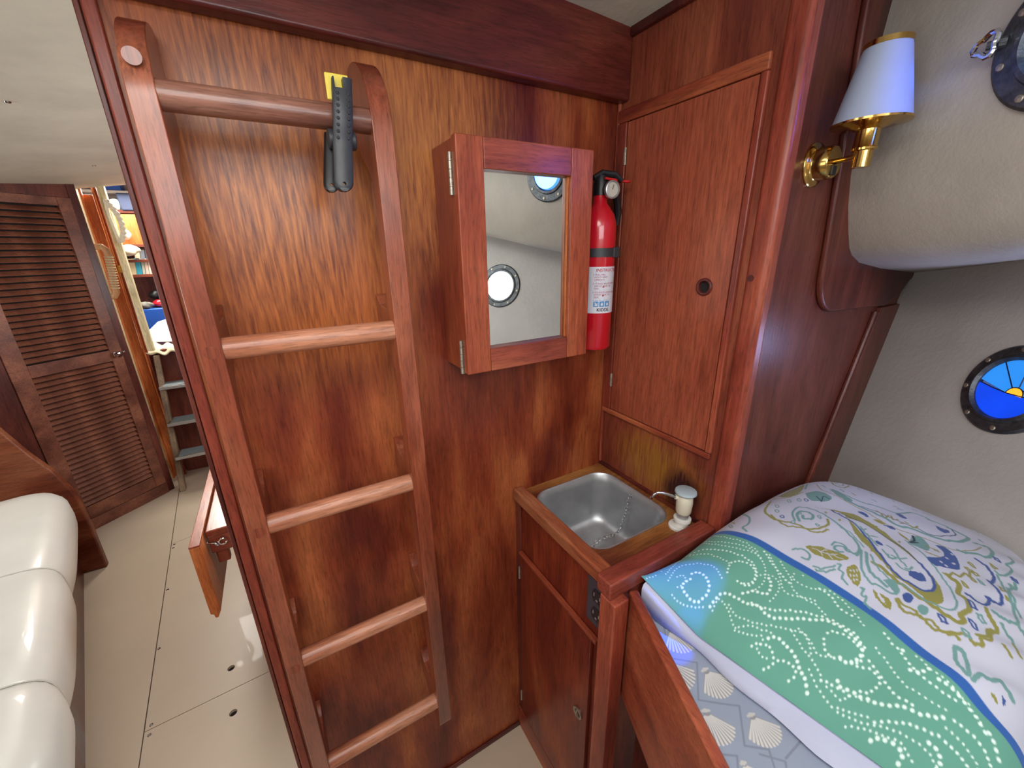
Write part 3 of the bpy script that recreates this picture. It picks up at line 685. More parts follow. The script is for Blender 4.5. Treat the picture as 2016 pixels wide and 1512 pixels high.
# ------------------------------------------------------------------ sink cabinet, rails, sink
sk = thing('sink_cabinet', 'narrow dark red wooden sink cabinet with a door in the corner', 'cabinet', (0.6, 0.62, 0))
XS = 0.465
bx('side_panel', MW['van'], sk, XS, XS + 0.012, 0.446, YB - 0.0005, 0.0, 0.885, 0)
bx('front_panel', MW['van'], sk, XS + 0.012, XL, 0.446, 0.458, 0.0, 0.885, 0)
bx('door', MW['van'], sk, XS - 0.010, XS - 0.0005, 0.478, 0.772, 0.095, 0.722, 0.002)
bx('door_lip', MW['trimy'], sk, XS - 0.013, XS - 0.0005, 0.462, 0.775, 0.7235, 0.734, 0.003, 3)
bx('stile', MW['darkz'], sk, XS - 0.005, XS - 0.0004, 0.776, YB - 0.001, 0.02, 0.88, 0.001)
bx('toe_strip', MW['trimy'], sk, XS - 0.009, XS - 0.0004, 0.452, YB - 0.001, 0.0, 0.09, 0.003)
bx('corner_post', MW['trim'], sk, 0.440, 0.478, 0.404, 0.4455, 0.0, 0.889, 0.004, 3)
rc = at(1138, 1402, 0, XS - 0.010)
MB().lathe([(0.010, 0.0), (0.014, 0.0), (0.015, 0.0035), (0.012, 0.004), (0.010, 0.003)], rc, (-1, 0, 0), 24, closed=True).build('ring_pull', hingem, sk, smooth=True); rp_ = sk.children[-1]
MB().tube([rc + Vector((-0.004, 0.0, 0.012)), rc + Vector((-0.007, 0, 0)), rc + Vector((-0.004, 0, -0.012))], 0.0016, 8).build('pull_bar', hingem, [c for c in sk.children if c.name.startswith('ring_pull')][0], smooth=True)
for z in (0.66, 0.17):
    MB().tube([(XS - 0.011, 0.7745, z - 0.02), (XS - 0.011, 0.7745, z + 0.02)], 0.003, 8).build('hinge', hingem, sk, smooth=True)
# worktop pieces around the basin
cb = bx('counter_board', MW['deckx'], sk, 0.4845, XL - 0.0005, 0.4565, YB - 0.001, 0.886, 0.9045, 0)
bx('side_fiddle', MW['decky'], sk, 0.452, 0.484, 0.447, YB - 0.001, 0.8855, 0.921, 0.006, 4)
ff = bx('front_fiddle', MW['trimx'], sk, 0.440, XL - 0.007, 0.418, 0.456, 0.8895, 0.927, 0.004, 3)
ff2 = bx('front_fiddle_apron', MW['trimx'], sk, 0.4785, XL - 0.007, 0.424, 0.4455, 0.80, 0.889, 0.002)
# basin
def rrect(cx, cy, hx_, hy_, r, n=8):
    p = []
    for (sx_, sy_, a0) in ((1, 1, 0), (-1, 1, PI / 2), (-1, -1, PI), (1, -1, 3 * PI / 2)):
        for k in range(n + 1):
            a = a0 + PI / 2 * k / n; p.append((cx + sx_ * (hx_ - r) + r * math.cos(a), cy + sy_ * (hy_ - r) + r * math.sin(a)))
    return p
cut(cb, [MB().prism(rrect(0.611, 0.6385, 0.1235, 0.1255, 0.049), lambda a, b, d: (a, b, d), 0.87, 0.92)])
snk = thing('sink', 'small square stainless steel sink basin set in the corner cabinet', 'sink', (0.612, 0.64, 0.745))
cx_, cy_ = 0.611, 0.6385
rings = [(0.1265, 0.1285, 0.052, 0.9047), (0.1265, 0.1285, 0.052, 0.9062), (0.1235, 0.1255, 0.049, 0.9066), (0.120, 0.122, 0.047, 0.902), (0.117, 0.119, 0.047, 0.88), (0.110, 0.112, 0.047, 0.79),
         (0.105, 0.107, 0.047, 0.772), (0.095, 0.097, 0.042, 0.760), (0.080, 0.082, 0.035, 0.756), (0.03, 0.03, 0.015, 0.752)]
vs = []; fs = []
for hx_, hy_, r, z in rings: vs += [(a, b, z) for a, b in rrect(cx_, cy_, hx_, hy_, r)]
nr = 36
for i in range(len(rings) - 1):
    for k in range(nr): fs.append((i * nr + k, i * nr + (k + 1) % nr, (i + 1) * nr + (k + 1) % nr, (i + 1) * nr + k))
fs.append(tuple(range((len(rings) - 1) * nr, len(rings) * nr)))
bs = MB().add(vs, fs).build('basin', steel, snk, smooth=True, ang=50)
md = bs.modifiers.new('t', 'SOLIDIFY'); md.thickness = 0.001; md.offset = -1
MB().lathe([(0.0, 0.752), (0.016, 0.752), (0.019, 0.755), (0.021, 0.755), (0.021, 0.753)], (cx_ - 0.02, cy_ - 0.045, 0), n=24).build('drain', chrome, snk, smooth=True)
cp = [(0.7275, 0.647, 0.880), (0.7265, 0.648, 0.86), (0.722, 0.650, 0.82), (0.718, 0.654, 0.79), (0.708, 0.656, 0.770), (0.694, 0.660, 0.764), (0.680, 0.664, 0.763), (0.66, 0.668, 0.7625),
      (0.645, 0.668, 0.762), (0.628, 0.662, 0.7615), (0.61, 0.65, 0.761), (0.60, 0.635, 0.761), (0.592, 0.615, 0.761), (0.583, 0.60, 0.761)]
cp = [Vector(c) + Vector((-0.007, -0.001, 0.003)) for c in cp]; path = []
for i in range(len(cp) - 1):
    for k in range(20): path.append(cp[i].lerp(cp[i + 1], k / 20))
acc = 0; mb = MB(); last = path[0]; j = 0
for i in range(1, len(path)):
    acc += (path[i] - path[i - 1]).length
    if acc >= 0.0082:
        t = (path[i] - last).normalized(); c = (path[i] + last) / 2
        u = t.orthogonal().normalized(); v = t.cross(u)
        if j % 2: u, v = v, u
        mb.tube([c + t * 0.0058 * math.cos(a) + u * 0.0034 * math.sin(a) for a in [2 * PI * k / 12 for k in range(12)]], 0.0012, 6, closed=True)
        last = path[i]; acc = 0; j += 1
ch = mb.build('chain', chain_m, snk, smooth=True)
MB().lathe([(0, 0), (0.006, 0), (0.006, 0.002), (0.003, 0.004), (0, 0.004)], (0.7305, 0.647, 0.884), (-1, 0, 0), 14).build('chain_stud', chrome, snk, smooth=True)

# soap pump
sp = thing('soap_pump', 'cream hand pump with a grey disc top and curved chrome spout beside the sink', 'pump', (0.716, 0.479, 0.905))
o_ = Vector((0.716, 0.479, 0.0008)); UPZ = Vector((0, 0, 0.009))
MB().lathe([(0, 0.904), (0.0215, 0.904), (0.0215, 0.909), (0.019, 0.911), (0, 0.911)], o_ + Vector((-0.006, 0.004, 0)), n=28).build('flange', whitep, sp, smooth=True)
MB().lathe([(0, 0.911), (0.0155, 0.911), (0.0155, 0.921), (0.019, 0.923), (0.019, 0.929), (0.014, 0.930), (0, 0.930)], o_, n=28).build('collar', whitep, sp, smooth=True)
MB().lathe([(0, 0.929), (0.0125, 0.929), (0.0125, 0.943), (0, 0.943)], o_, n=24).build('stem', steel, sp, smooth=True)
MB().lathe([(0, 0.934), (0.0145, 0.934), (0.0165, 0.938), (0.018, 0.962), (0.0165, 0.978), (0.012, 0.984), (0, 0.984)], o_ + UPZ, n=32).build('body', creamp, sp, smooth=True, ang=50)
MB().lathe([(0, 0.984), (0.021, 0.984), (0.0235, 0.987), (0.0225, 0.991), (0.02, 0.9925), (0, 0.992)], o_ + UPZ, n=36).build('push_disc', greyp, sp, smooth=True)
o_ = o_ + UPZ
sd = Vector((-0.80, 0.60, 0)).normalized()
MB().tube([o_ + sd * 0.012 + Vector((0, 0, 0.973)), o_ + sd * 0.022 + Vector((0, 0, 0.9745))], 0.0062, 14).build('spout_boss', creamp, sp, smooth=True)
MB().tube([o_ + sd * a + Vector((0, 0, b)) for a, b in ((0.018, 0.974), (0.035, 0.979), (0.052, 0.983), (0.060, 0.983), (0.067, 0.979), (0.071, 0.972), (0.072, 0.966))], [0.0042, 0.004, 0.0038, 0.0036, 0.0034, 0.0032, 0.003], 12).build('spout', chrome, sp, smooth=True)

# socket outlet in the cabinet side
po_ = thing('power_outlet', 'dark grey double socket plate on the side of the sink cabinet', 'outlet', (XS, 0.475, 0.76))
bx('cover_plate', plate_m, po_, XS - 0.005, XS - 0.0004, 0.4475, 0.502, 0.762, 0.876, 0.0015)
for zc in (0.843, 0.796):
    MB().prism([(0.452 + 0.0165 + 0.0165 * math.cos(a) * (1 if abs(math.cos(a)) < 0.9 else 1), zc + 0.0145 * max(-0.85, min(0.85, math.sin(a) * 1.1)) / 0.85) for a in [2 * PI * k / 24 for k in range(24)]],
               lambda a, b, d: (d, a, b), XS - 0.008, XS - 0.005).build('socket', sockm, po_, 0.0006); lastsock = [c for c in po_.children if c.name.startswith('socket')][-1]
    mb = MB()
    for y in (0.478, 0.461): mb.box(XS - 0.0086, XS - 0.0079, y - 0.0012, y + 0.0012, zc - 0.001, zc + 0.007)
    mb.box(XS - 0.0086, XS - 0.0079, 0.467, 0.472, zc - 0.010, zc - 0.006)
    mb.build('slots', slotm, lastsock)

# ------------------------------------------------------------------ leeboard, mattress, sheet
LU = Vector((-0.376, -0.927, 0)).normalized(); LNn = Vector((0.927, -0.376, 0)).normalized()
P0 = Vector((0.487, 0.417, 0))
def LB(a, b, d): return P0 + LU * a + LNn * d + Vector((0, 0, b))
lb = MB().prism([(0.0, 0.618), (0.0, 0.895), (0.012, 0.893), (0.75, 0.860), (0.75, 0.60)], LB, 0.0, 0.019).build('leeboard', MW['lee'], None, 0.005, 3)
tag(lb, 'reddish wooden leeboard edging the berth mattress', 'board')
# berth base below (dark locker front set back)
bbt = thing('berth', 'dark wooden berth front and platform in the shadow under the leeboard', 'berth', (0.9, 0.1, 0.6))
MB().prism([(0.0, 0.0), (0.0, 0.60), (0.75, 0.60), (0.75, 0.0)], LB, 0.05, 0.065).build('front_panel', MW['darkz'], bbt)
def bed_poly(inset=0.0, y1=0.4195):
    a = P0 + LNn * (0.021 + inset); b = a + LU * 0.74
    c1 = Vector((hx(0.75), 0.43, 0)) + U * 0.05; c2 = c1 + U * 0.95
    ya = (y1 - a.y) / LU.y
    return [(a + LU * ya).to_2d(), b.to_2d(), (c2 - Vector((0.02, 0, 0))).to_2d(), (c1 - Vector((0.02, 0, 0))).to_2d()]
MB().prism([tuple(q) for q in bed_poly()], lambda a, b, d: (a, b, d), 0.602, 0.63).build('platform', MW['shelf'], bbt)
ZS = 0.838
mt = MB().prism([tuple(q) for q in bed_poly(0.002)], lambda a, b, d: (a, b, d), 0.6305, ZS - 0.004).build('mattress', darkcloth, None, 0.02, 4)
tag(mt, 'berth mattress under the seashell sheet, mostly hidden by the pillow', 'mattress')

# ---- drawing prints as colour on cloth: a raster in metres stored on the vertices
class Canvas:
    def __init__(s, x0, x1, y0, y1, st, base):
        s.x = np.arange(x0, x1 + st / 2, st); s.y = np.arange(y0, y1 + st / 2, st); s.st = st
        s.c = np.zeros((len(s.y), len(s.x), 3)); s.c[:] = base[:3]
    def seg(s, a, b, w0, w1, col):
        w = max(w0, w1) + s.st * 1.5
        i0 = max(0, int((min(a[0], b[0]) - w - s.x[0]) / s.st)); i1 = min(len(s.x), int((max(a[0], b[0]) + w - s.x[0]) / s.st) + 2)
        j0 = max(0, int((min(a[1], b[1]) - w - s.y[0]) / s.st)); j1 = min(len(s.y), int((max(a[1], b[1]) + w - s.y[0]) / s.st) + 2)
        if i1 <= i0 or j1 <= j0: return
        X, Y = np.meshgrid(s.x[i0:i1], s.y[j0:j1]); dx, dy = b[0] - a[0], b[1] - a[1]; L = dx * dx + dy * dy + 1e-12
        t = np.clip(((X - a[0]) * dx + (Y - a[1]) * dy) / L, 0, 1)
        d = np.hypot(X - a[0] - t * dx, Y - a[1] - t * dy) - (w0 + (w1 - w0) * t)
        al = np.clip(0.5 - d / s.st, 0, 1)[..., None]
        s.c[j0:j1, i0:i1] = s.c[j0:j1, i0:i1] * (1 - al) + np.array(col[:3]) * al
    def line(s, pts, w, col, w1=None):
        n = len(pts) - 1
        for k in range(n):
            wa = w if w1 is None else w + (w1 - w) * k / n; wb = w if w1 is None else w + (w1 - w) * (k + 1) / n
            s.seg(pts[k], pts[k + 1], wa, wb, col)
    def poly(s, pts, col):
        xs = [p[0] for p in pts]; ys = [p[1] for p in pts]
        i0 = max(0, int((min(xs) - s.x[0]) / s.st)); i1 = min(len(s.x), int((max(xs) - s.x[0]) / s.st) + 2)
        j0 = max(0, int((min(ys) - s.y[0]) / s.st)); j1 = min(len(s.y), int((max(ys) - s.y[0]) / s.st) + 2)
        if i1 <= i0 or j1 <= j0: return
        X, Y = np.meshgrid(s.x[i0:i1], s.y[j0:j1]); ins = np.zeros(X.shape, bool); n = len(pts)
        for k in range(n):
            (xa, ya), (xb, yb_) = pts[k], pts[(k + 1) % n]
            if ya == yb_: continue
            cnd = ((ya > Y) != (yb_ > Y)) & (X < (xb - xa) * (Y - ya) / (yb_ - ya) + xa); ins ^= cnd
        s.c[j0:j1, i0:i1][ins] = col[:3]
def grid_mesh(name, cv_, zf, mat, parent=None, mask=None, xf=None):
    nx, ny = len(cv_.x), len(cv_.y); X, Y = np.meshgrid(cv_.x, cv_.y); Z = zf(X, Y)
    off = np.array(parent.location) if parent else np.zeros(3)
    XW = X if xf is None else xf(X, Y)
    co = np.stack([XW, Y, Z], -1).reshape(-1, 3) - off
    idx = np.arange(nx * ny).reshape(ny, nx)
    q = np.stack([idx[:-1, :-1], idx[:-1, 1:], idx[1:, 1:], idx[1:, :-1]], -1).reshape(-1, 4)
    if mask is not None:
        mk = mask(X, Y).reshape(-1); q = q[mk[q].all(1)]
    me = bpy.data.meshes.new(name); me.vertices.add(len(co)); me.vertices.foreach_set('co', co.ravel())
    me.loops.add(q.size); me.loops.foreach_set('vertex_index', q.ravel().astype(np.int32))
    me.polygons.add(len(q)); me.polygons.foreach_set('loop_start', (np.arange(len(q)) * 4).astype(np.int32))
    me.polygons.foreach_set('use_smooth', np.ones(len(q), bool))
    me.update(calc_edges=True)
    a = me.color_attributes.new('print', 'FLOAT_COLOR', 'POINT')
    cc = np.ones((nx * ny, 4)); cc[:, :3] = cv_.c.reshape(-1, 3); a.data.foreach_set('color', cc.ravel())
    me.materials.append(mat)
    o = bpy.data.objects.new(name, me); COL.objects.link(o); o.parent = parent
    return o

# sheet with seashells
SB = srgb(152, 162, 180)
cs = Canvas(0.20, 0.74, -0.30, 0.415, 0.001, SB)
def S(px, py): p = at(px, py, 2, ZS); return (p.x, p.y)
def smooth_noise(X, Y, k):
    return np.sin(X * k[0] + Y * k[1] + 1.3) * np.sin(X * k[2] - Y * k[3])
def shell(hx_, hy_, tx, ty, half=0.86, r=None):
    h = np.array(S(hx_, hy_)); t = np.array(S(tx, ty)); d = t - h; L = np.hypot(*d); a0 = math.atan2(d[1], d[0])
    rim = []
    for k in range(29):
        a = -half + 2 * half * k / 28; rr_ = L * (1.0 + 0.03 * math.cos(k * PI)) * (1 - 0.16 * (a / half) ** 2)
        rim.append((h[0] + rr_ * math.cos(a0 + a), h[1] + rr_ * math.sin(a0 + a)))
    cs.poly([tuple(h)] + rim, srgb(150, 148, 150))
    for k in range(13):
        a = -half + 2 * half * (k + 0.5) / 13; rr_ = L * 0.98 * (1 - 0.16 * (a / half) ** 2)
        cs.seg(tuple(h + 0.18 * L * np.array([math.cos(a0 + a * .8), math.sin(a0 + a * .8)])), (h[0] + rr_ * math.cos(a0 + a), h[1] + rr_ * math.sin(a0 + a)), 0.0006, 0.0019, srgb(214, 212, 208))
    for sgn in (-1, 1):
        e = h + 0.14 * L * np.array([math.cos(a0 + sgn * 1.5), math.sin(a0 + sgn * 1.5)]); cs.seg(tuple(h), tuple(e), 0.003, 0.0015, srgb(200, 198, 194))
Cc = lambda X, Y: (960 + X / 3.36, 1062 + Y / 3.36)
for (a, b, c, d) in ((1205, 585, 1330, 745), (1435, 860, 1590, 1035), (1440, 1130, 1560, 1365), (1740, 1160, 1900, 1370), (1170, 800, 1320, 1000), (1040, 400, 1110, 500), (1690, 1480, 1800, 1650), (960, 900, 1080, 1120)):
    shell(*Cc(a, b), *Cc(c, d))
def shellw(h, ang, L, half=0.86):
    h = np.array(h); rim = []
    for k in range(29):
        a = -half + 2 * half * k / 28; rr_ = L * (1 + 0.03 * math.cos(k * PI)) * (1 - 0.16 * (a / half) ** 2); rim.append((h[0] + rr_ * math.cos(ang + a), h[1] + rr_ * math.sin(ang + a)))
    cs.poly([tuple(h)] + rim, srgb(150, 148, 150))
    for k in range(13):
        a = -half + 2 * half * (k + 0.5) / 13; rr_ = L * 0.98 * (1 - 0.16 * (a / half) ** 2)
        cs.seg((h[0] + 0.18 * L * math.cos(ang + a * .8), h[1] + 0.18 * L * math.sin(ang + a * .8)), (h[0] + rr_ * math.cos(ang + a), h[1] + rr_ * math.sin(ang + a)), 0.0006, 0.0019, srgb(214, 212, 208))
_h = np.array(S(*Cc(1205, 585))); _t = np.array(S(*Cc(1330, 745))); _a = math.atan2(*(_t - _h)[::-1]); _L = float(np.hypot(*(_t - _h)))
for j in range(7):
    for i in range(7):      # the rest of the sheet, nearer than the drawn shells
        x = 0.17 + i * 0.088 + (0.044 if j % 2 else 0); y = 0.085 - j * 0.062
        shellw((x, y), _a, _L)
        cs.line([(x - 0.02, y + 0.045), (x + 0.02, y + 0.045), (x + 0.03, y + 0.015), (x + 0.066, y + 0.012)], 0.0014, srgb(132, 140, 156))
Z1 = srgb(132, 140, 156)
for zl in ([(1090, 535), (1165, 550), (1175, 630)], [(1235, 790), (1385, 815), (1395, 1060), (1665, 1100), (1700, 1365), (1860, 1390), (1900, 1512)], [(1545, 1425), (1650, 1435), (1655, 1520)], [(1800, 1420), (1970, 1470), (1985, 1560)], [(1000, 600), (1090, 780), (1100, 1000), (1260, 1180)]):
    cs.line([S(*Cc(a, b)) for a, b in zl], 0.0014, Z1)
she = grid_mesh('bed_sheet', cs, lambda X, Y: ZS + 0.0012 * smooth_noise(X, Y, (31, 17, 23, 29)), attrmat('seashell_sheet_cloth'), None,
                lambda X, Y: ((X - P0.x) * LNn.x + (Y - P0.y) * LNn.y) > 0.0205)
tag(she, 'pale grey bed sheet printed with white seashells and zigzag lines', 'bed sheet')

# ------------------------------------------------------------------ pillow
PX0, PX1, PY0, PY1 = 0.520, 1.175, -0.045, 0.417
def shx(X, Y): return X + 0.16 * (0.41 - Y) * (PX1 - X) / (PX1 - PX0)
def unshx(x, Y):
    c = 0.16 * (0.41 - Y) / (PX1 - PX0); return (x - c * PX1) / (1 - c)
def pil_h(X, Y):
    a = (X - (PX0 + PX1) / 2) / ((PX1 - PX0) / 2); b = (Y - (PY0 + PY1) / 2) / ((PY1 - PY0) / 2)
    a = np.clip(a, -1, 1); b = np.clip(b, -1, 1)
    ha = np.where(a < 0, np.clip(1 - np.abs(a) ** 2.3, 0, 1) ** 0.95, np.sqrt(np.clip(1 - np.abs(a) ** 2.6, 0, 1)))
    h = ha * np.sqrt(np.clip(1 - np.abs(b) ** 3.8, 0, 1)) + 1e-5
    h = h ** 0.92
    base = 0.868 + 0.045 * np.clip(1 - (X - PX0) / 0.10, 0, 1) * np.clip((Y - 0.30) / 0.12, 0, 1)
    tp = base + 0.152 * h
    tp = tp + 0.0022 * np.sin(Y * 70 + 3 * np.sin(X * 9)) * np.clip(1 - np.abs((X - 0.60) / 0.09), 0, 1) + 0.0018 * np.sin(X * 46 + Y * 31) * h * np.sin(Y * 24 - X * 13)
    d = (Y - 0.03) * 60 + (X - 0.75) * 22
    tp = tp + 0.006 * np.exp(-((Y + 0.005) / 0.05) ** 2) * np.sin((X) * 95 + Y * 60) * h
    return tp
def hit_p(px, py):
    r = ray(px, py); t0 = (1.03 - EYE.z) / r.z; t1 = (0.84 - EYE.z) / r.z; last = None
    for k in range(90):
        t = t0 + (t1 - t0) * k / 89; p = EYE + r * t
        xc = unshx(p.x, p.y)
        if PX0 <= xc <= PX1 and PY0 <= p.y <= PY1 and p.z <= float(pil_h(np.array(xc), np.array(p.y))):
            return (xc, p.y)
        last = p
    return None
WB = srgb(196, 198, 216); GB = srgb(96, 158, 140)
cp_ = Canvas(PX0, PX1, PY0, PY1, 0.00115, WB)
A = lambda X, Y: hit_p(1216 + X / 2.52, 912 + Y / 2.52)
B = lambda X, Y: hit_p(1560 + X / 4.421, 920 + Y / 4.421)
def mp(fn, pts):
    q = [fn(a, b) for a, b in pts]; return [p for p in q if p is not None]
def curve(pts, n=5):   # catmull-rom in picture space before projecting
    out = []
    for i in range(len(pts) - 1):
        p0 = pts[max(i - 1, 0)]; p1 = pts[i]; p2_ = pts[i + 1]; p3 = pts[min(i + 2, len(pts) - 1)]
        for k in range(n):
            t = k / n
            out.append(tuple(0.5 * (2 * p1[j] + (p2_[j] - p0[j]) * t + (2 * p0[j] - 5 * p1[j] + 4 * p2_[j] - p3[j]) * t * t + (3 * p1[j] - p0[j] - 3 * p2_[j] + p3[j]) * t ** 3) for j in (0, 1)))
    out.append(pts[-1]); return out
TE, OL, BL, DT, TD = srgb(108, 152, 150), srgb(142, 138, 70), srgb(58, 84, 148), srgb(222, 244, 236), srgb(40, 66, 100)
# blue border between the green band and the white field
bp = mp(A, curve([(440, 345), (560, 350), (680, 380), (800, 460), (950, 548), (1150, 665), (1300, 775), (1450, 895), (1600, 1012), (1750, 1135), (1850, 1250), (1920, 1370)], 4))
bp = sorted(bp, key=lambda p: p[1])
xb = np.interp(cp_.y, [p[1] for p in bp], [p[0] for p in bp])
xb = np.convolve(np.pad(xb, 30, mode='edge'), np.ones(61) / 61, 'valid')
XX = cp_.x[None, :]; cp_.c[XX < xb[:, None] + 0 * XX] = GB[:3]
bw = 0.0125
al_ = np.clip(0.5 + (bw * 0.5 - np.abs(XX - xb[:, None])) / cp_.st, 0, 1)[..., None]
cp_.c = cp_.c * (1 - al_) + np.array(srgb(40, 92, 168)[:3]) * al_
# dotted swirls on the green band
def dots(pts, r, fn=A, sp_=0.0068):
    q = mp(fn, curve(pts, 8)); 
    if len(q) < 2: return
    acc = 0; last = q[0]
    for a, b in zip(q[:-1], q[1:]):
        d = math.hypot(b[0] - a[0], b[1] - a[1]); pos = 0
        while acc + d - pos >= sp_ * (0.7 + r / 0.0022 * 0.4):
            pos += sp_ * (0.7 + r / 0.0022 * 0.4) - acc; acc = 0; t = pos / d
            x, y = a[0] + (b[0] - a[0]) * t, a[1] + (b[1] - a[1]) * t
            j = int((y - cp_.y[0]) / cp_.st)
            if 0 <= j < len(xb) and x < xb[j] - bw * 0.7: cp_.seg((x, y), (x, y), r, r, DT)
        acc += d - pos
big = 0.00215; mid = 0.0016; sm = 0.0012
for pts, r in (
    ([(440, 740), (520, 650), (640, 700), (700, 715), (760, 770), (900, 775), (1050, 790), (1150, 850), (1210, 920), (1190, 980), (1130, 990), (1090, 960)], big),
    ([(640, 690), (760, 730), (900, 740), (1040, 775), (1160, 840), (1230, 930)], mid),
    ([(350, 560), (400, 545), (450, 590), (445, 650), (400, 690), (350, 670), (320, 610), (360, 580)], big),
    ([(240, 600), (300, 520), (400, 500), (480, 520), (520, 580)], sm), ([(230, 560), (330, 470), (450, 455), (560, 500)], sm),
    ([(300, 440), (420, 400), (560, 420), (680, 450), (730, 520), (720, 600), (660, 640)], sm), ([(320, 470), (440, 430), (580, 450), (660, 490), (690, 560), (650, 610), (590, 590)], mid),
    ([(540, 560), (560, 500), (620, 490), (680, 530), (670, 590), (610, 600)], mid), ([(600, 660), (660, 640), (740, 650), (760, 600), (740, 560)], big),
    ([(690, 560), (760, 560), (800, 600), (790, 650), (740, 700)], sm), ([(740, 430), (800, 560), (830, 640), (960, 690), (1030, 760)], sm),
    ([(780, 430), (850, 560), (940, 620), (1050, 640), (1150, 720), (1220, 810)], sm), ([(700, 400), (780, 520), (850, 600)], mid),
    ([(460, 760), (500, 680), (540, 720), (580, 820), (640, 810), (780, 850)], sm), ([(540, 690), (590, 760), (700, 800), (850, 830), (930, 860), (960, 960)], sm),
    ([(850, 820), (900, 900), (960, 980), (1010, 1060)], sm), ([(880, 810), (950, 880), (1000, 960), (1080, 960)], sm),
    ([(560, 830), (640, 850), (720, 870), (690, 930), (740, 980)], sm), ([(720, 880), (790, 870), (840, 920), (880, 960), (900, 1020), (930, 1080), (940, 1160)], big),
    ([(640, 920), (700, 900), (760, 930), (770, 1000), (720, 1030)], mid), ([(770, 980), (860, 1000), (880, 1060), (830, 1100)], mid),
    ([(1020, 860), (1080, 840), (1160, 880), (1210, 940), (1200, 990), (1130, 990), (1040, 950), (1020, 880)], mid),
    ([(1100, 1060), (1090, 1100), (1140, 1130), (1200, 1160), (1300, 1200), (1420, 1210), (1500, 1250), (1620, 1270)], big),
    ([(1160, 1010), (1250, 1030), (1300, 1090), (1250, 1140), (1190, 1130)], mid), ([(1020, 1090), (1100, 1180), (1160, 1160), (1260, 1200)], sm),
    ([(1230, 960), (1300, 1060), (1380, 1160), (1480, 1210)], mid), ([(1260, 900), (1340, 1000), (1420, 1100), (1540, 1180), (1640, 1230)], sm),
    ([(1300, 830), (1400, 940), (1480, 1040), (1600, 1130), (1700, 1200)], mid), ([(1420, 900), (1500, 980), (1620, 1080), (1720, 1180), (1800, 1290)], sm),
    ([(1400, 960), (1440, 900), (1520, 930), (1560, 1000), (1500, 1040), (1430, 1020)], big), ([(1560, 1050), (1660, 1130), (1760, 1240), (1830, 1360)], big),
    ([(1600, 1020), (1700, 1110), (1790, 1210), (1860, 1320)], sm), ([(940, 1000), (980, 1100), (1050, 1200), (1120, 1230), (1240, 1270)], sm),
    ([(980, 1080), (1060, 1100), (1160, 1170)], mid), ([(1100, 1310), (1200, 1320), (1300, 1350), (1380, 1380), (1430, 1440), (1470, 1512)], sm),
    ([(1220, 1400), (1280, 1370), (1360, 1400), (1410, 1450), (1380, 1512)], big), ([(1240, 1300), (1360, 1290), (1480, 1310), (1600, 1370), (1680, 1440), (1740, 1512)], mid),
    ([(1060, 1230), (1200, 1290), (1330, 1320), (1450, 1370), (1540, 1440), (1580, 1512)], sm), ([(1500, 1380), (1560, 1410), (1600, 1480), (1560, 1560)], big),
    ([(1640, 1260), (1740, 1340), (1820, 1440), (1850, 1512)], mid), ([(1600, 1300), (1700, 1390), (1770, 1480), (1800, 1560)], sm), ([(1820, 1310), (1870, 1400), (1890, 1490)], big),
    ([(440, 360), (540, 370), (640, 400), (700, 450)], sm), ([(420, 390), (540, 395), (640, 420), (720, 480)], sm), ([(220, 530), (300, 450), (400, 400)], sm),
    ([(100, 560), (160, 530), (220, 540)], sm), ([(130, 580), (190, 560)], sm), ([(280, 620), (330, 600), (330, 560), (280, 570)], sm), ([(260, 640), (300, 690), (380, 720), (440, 720)], sm),
    ([(900, 560), (960, 560), (1010, 600), (1060, 620)], sm), ([(880, 540), (860, 600), (900, 660), (1000, 690)], sm), ([(980, 620), (1050, 660), (1100, 720), (1180, 770)], mid)):
    dots(pts, r)
# paisley strokes on the white field
def st(fn, pts, w, col, w1=None, n=5, closed=False):
    if closed: pts = pts + [pts[0]]
    q = mp(fn, curve(pts, n))
    if len(q) > 1: cp_.line(q, w, col, w1)
def fillp(fn, pts, col):
    q = mp(fn, curve(pts + [pts[0]], 4))
    if len(q) > 2: cp_.poly(q, col)
K = 0.00145
for f_, pts, w_, c_ in (
    (B, [(170, 345), (300, 370), (450, 420), (560, 600), (720, 760), (800, 850), (900, 960), (1050, 1060), (1200, 1180), (1310, 1180), (1280, 1040), (1150, 880), (1050, 780), (900, 650), (720, 510), (520, 410), (320, 370)], 1, OL),
    (B, [(470, 440), (640, 620), (760, 770), (900, 930), (1060, 1040), (1160, 1080), (1230, 1060), (1215, 980), (1130, 870), (980, 740), (820, 620), (640, 500)], 2, WB)):
    fillp(f_, pts, c_)
st(B, [(340, 380), (520, 480), (660, 630), (760, 760), (900, 930), (1060, 1040), (1160, 1085), (1230, 1060), (1215, 970), (1100, 830)], K * 1.3, BL)
st(B, [(1100, 830), (960, 710), (800, 600), (600, 480), (400, 400)], K * 0.6, TD)
fillp(B, [(1005, 915), (1060, 905), (1130, 940), (1165, 990), (1110, 1000), (1030, 960)], BL)
fillp(B, [(705, 645), (740, 640), (785, 670), (780, 690), (735, 672)], BL)
for pts in ([(540, 490), (600, 545), (640, 540)], [(590, 520), (650, 590), (700, 600)], [(690, 600), (740, 610)], [(780, 720), (840, 780), (900, 800)], [(820, 680), (880, 720), (920, 790), (990, 870)], [(860, 770), (930, 800), (990, 800)], [(900, 840), (950, 880), (1010, 900)], [(830, 760), (850, 800), (900, 790)], [(980, 880), (1020, 890), (1040, 875)], [(650, 580), (690, 640), (740, 690)]):
    st(B, pts, K * 0.9, TE)
st(B, [(20, 470), (0, 400), (60, 350), (180, 370), (300, 430), (430, 530), (540, 640), (580, 700), (560, 750), (480, 740), (440, 700), (370, 690), (380, 730), (440, 740)], K * 1.2, TE)
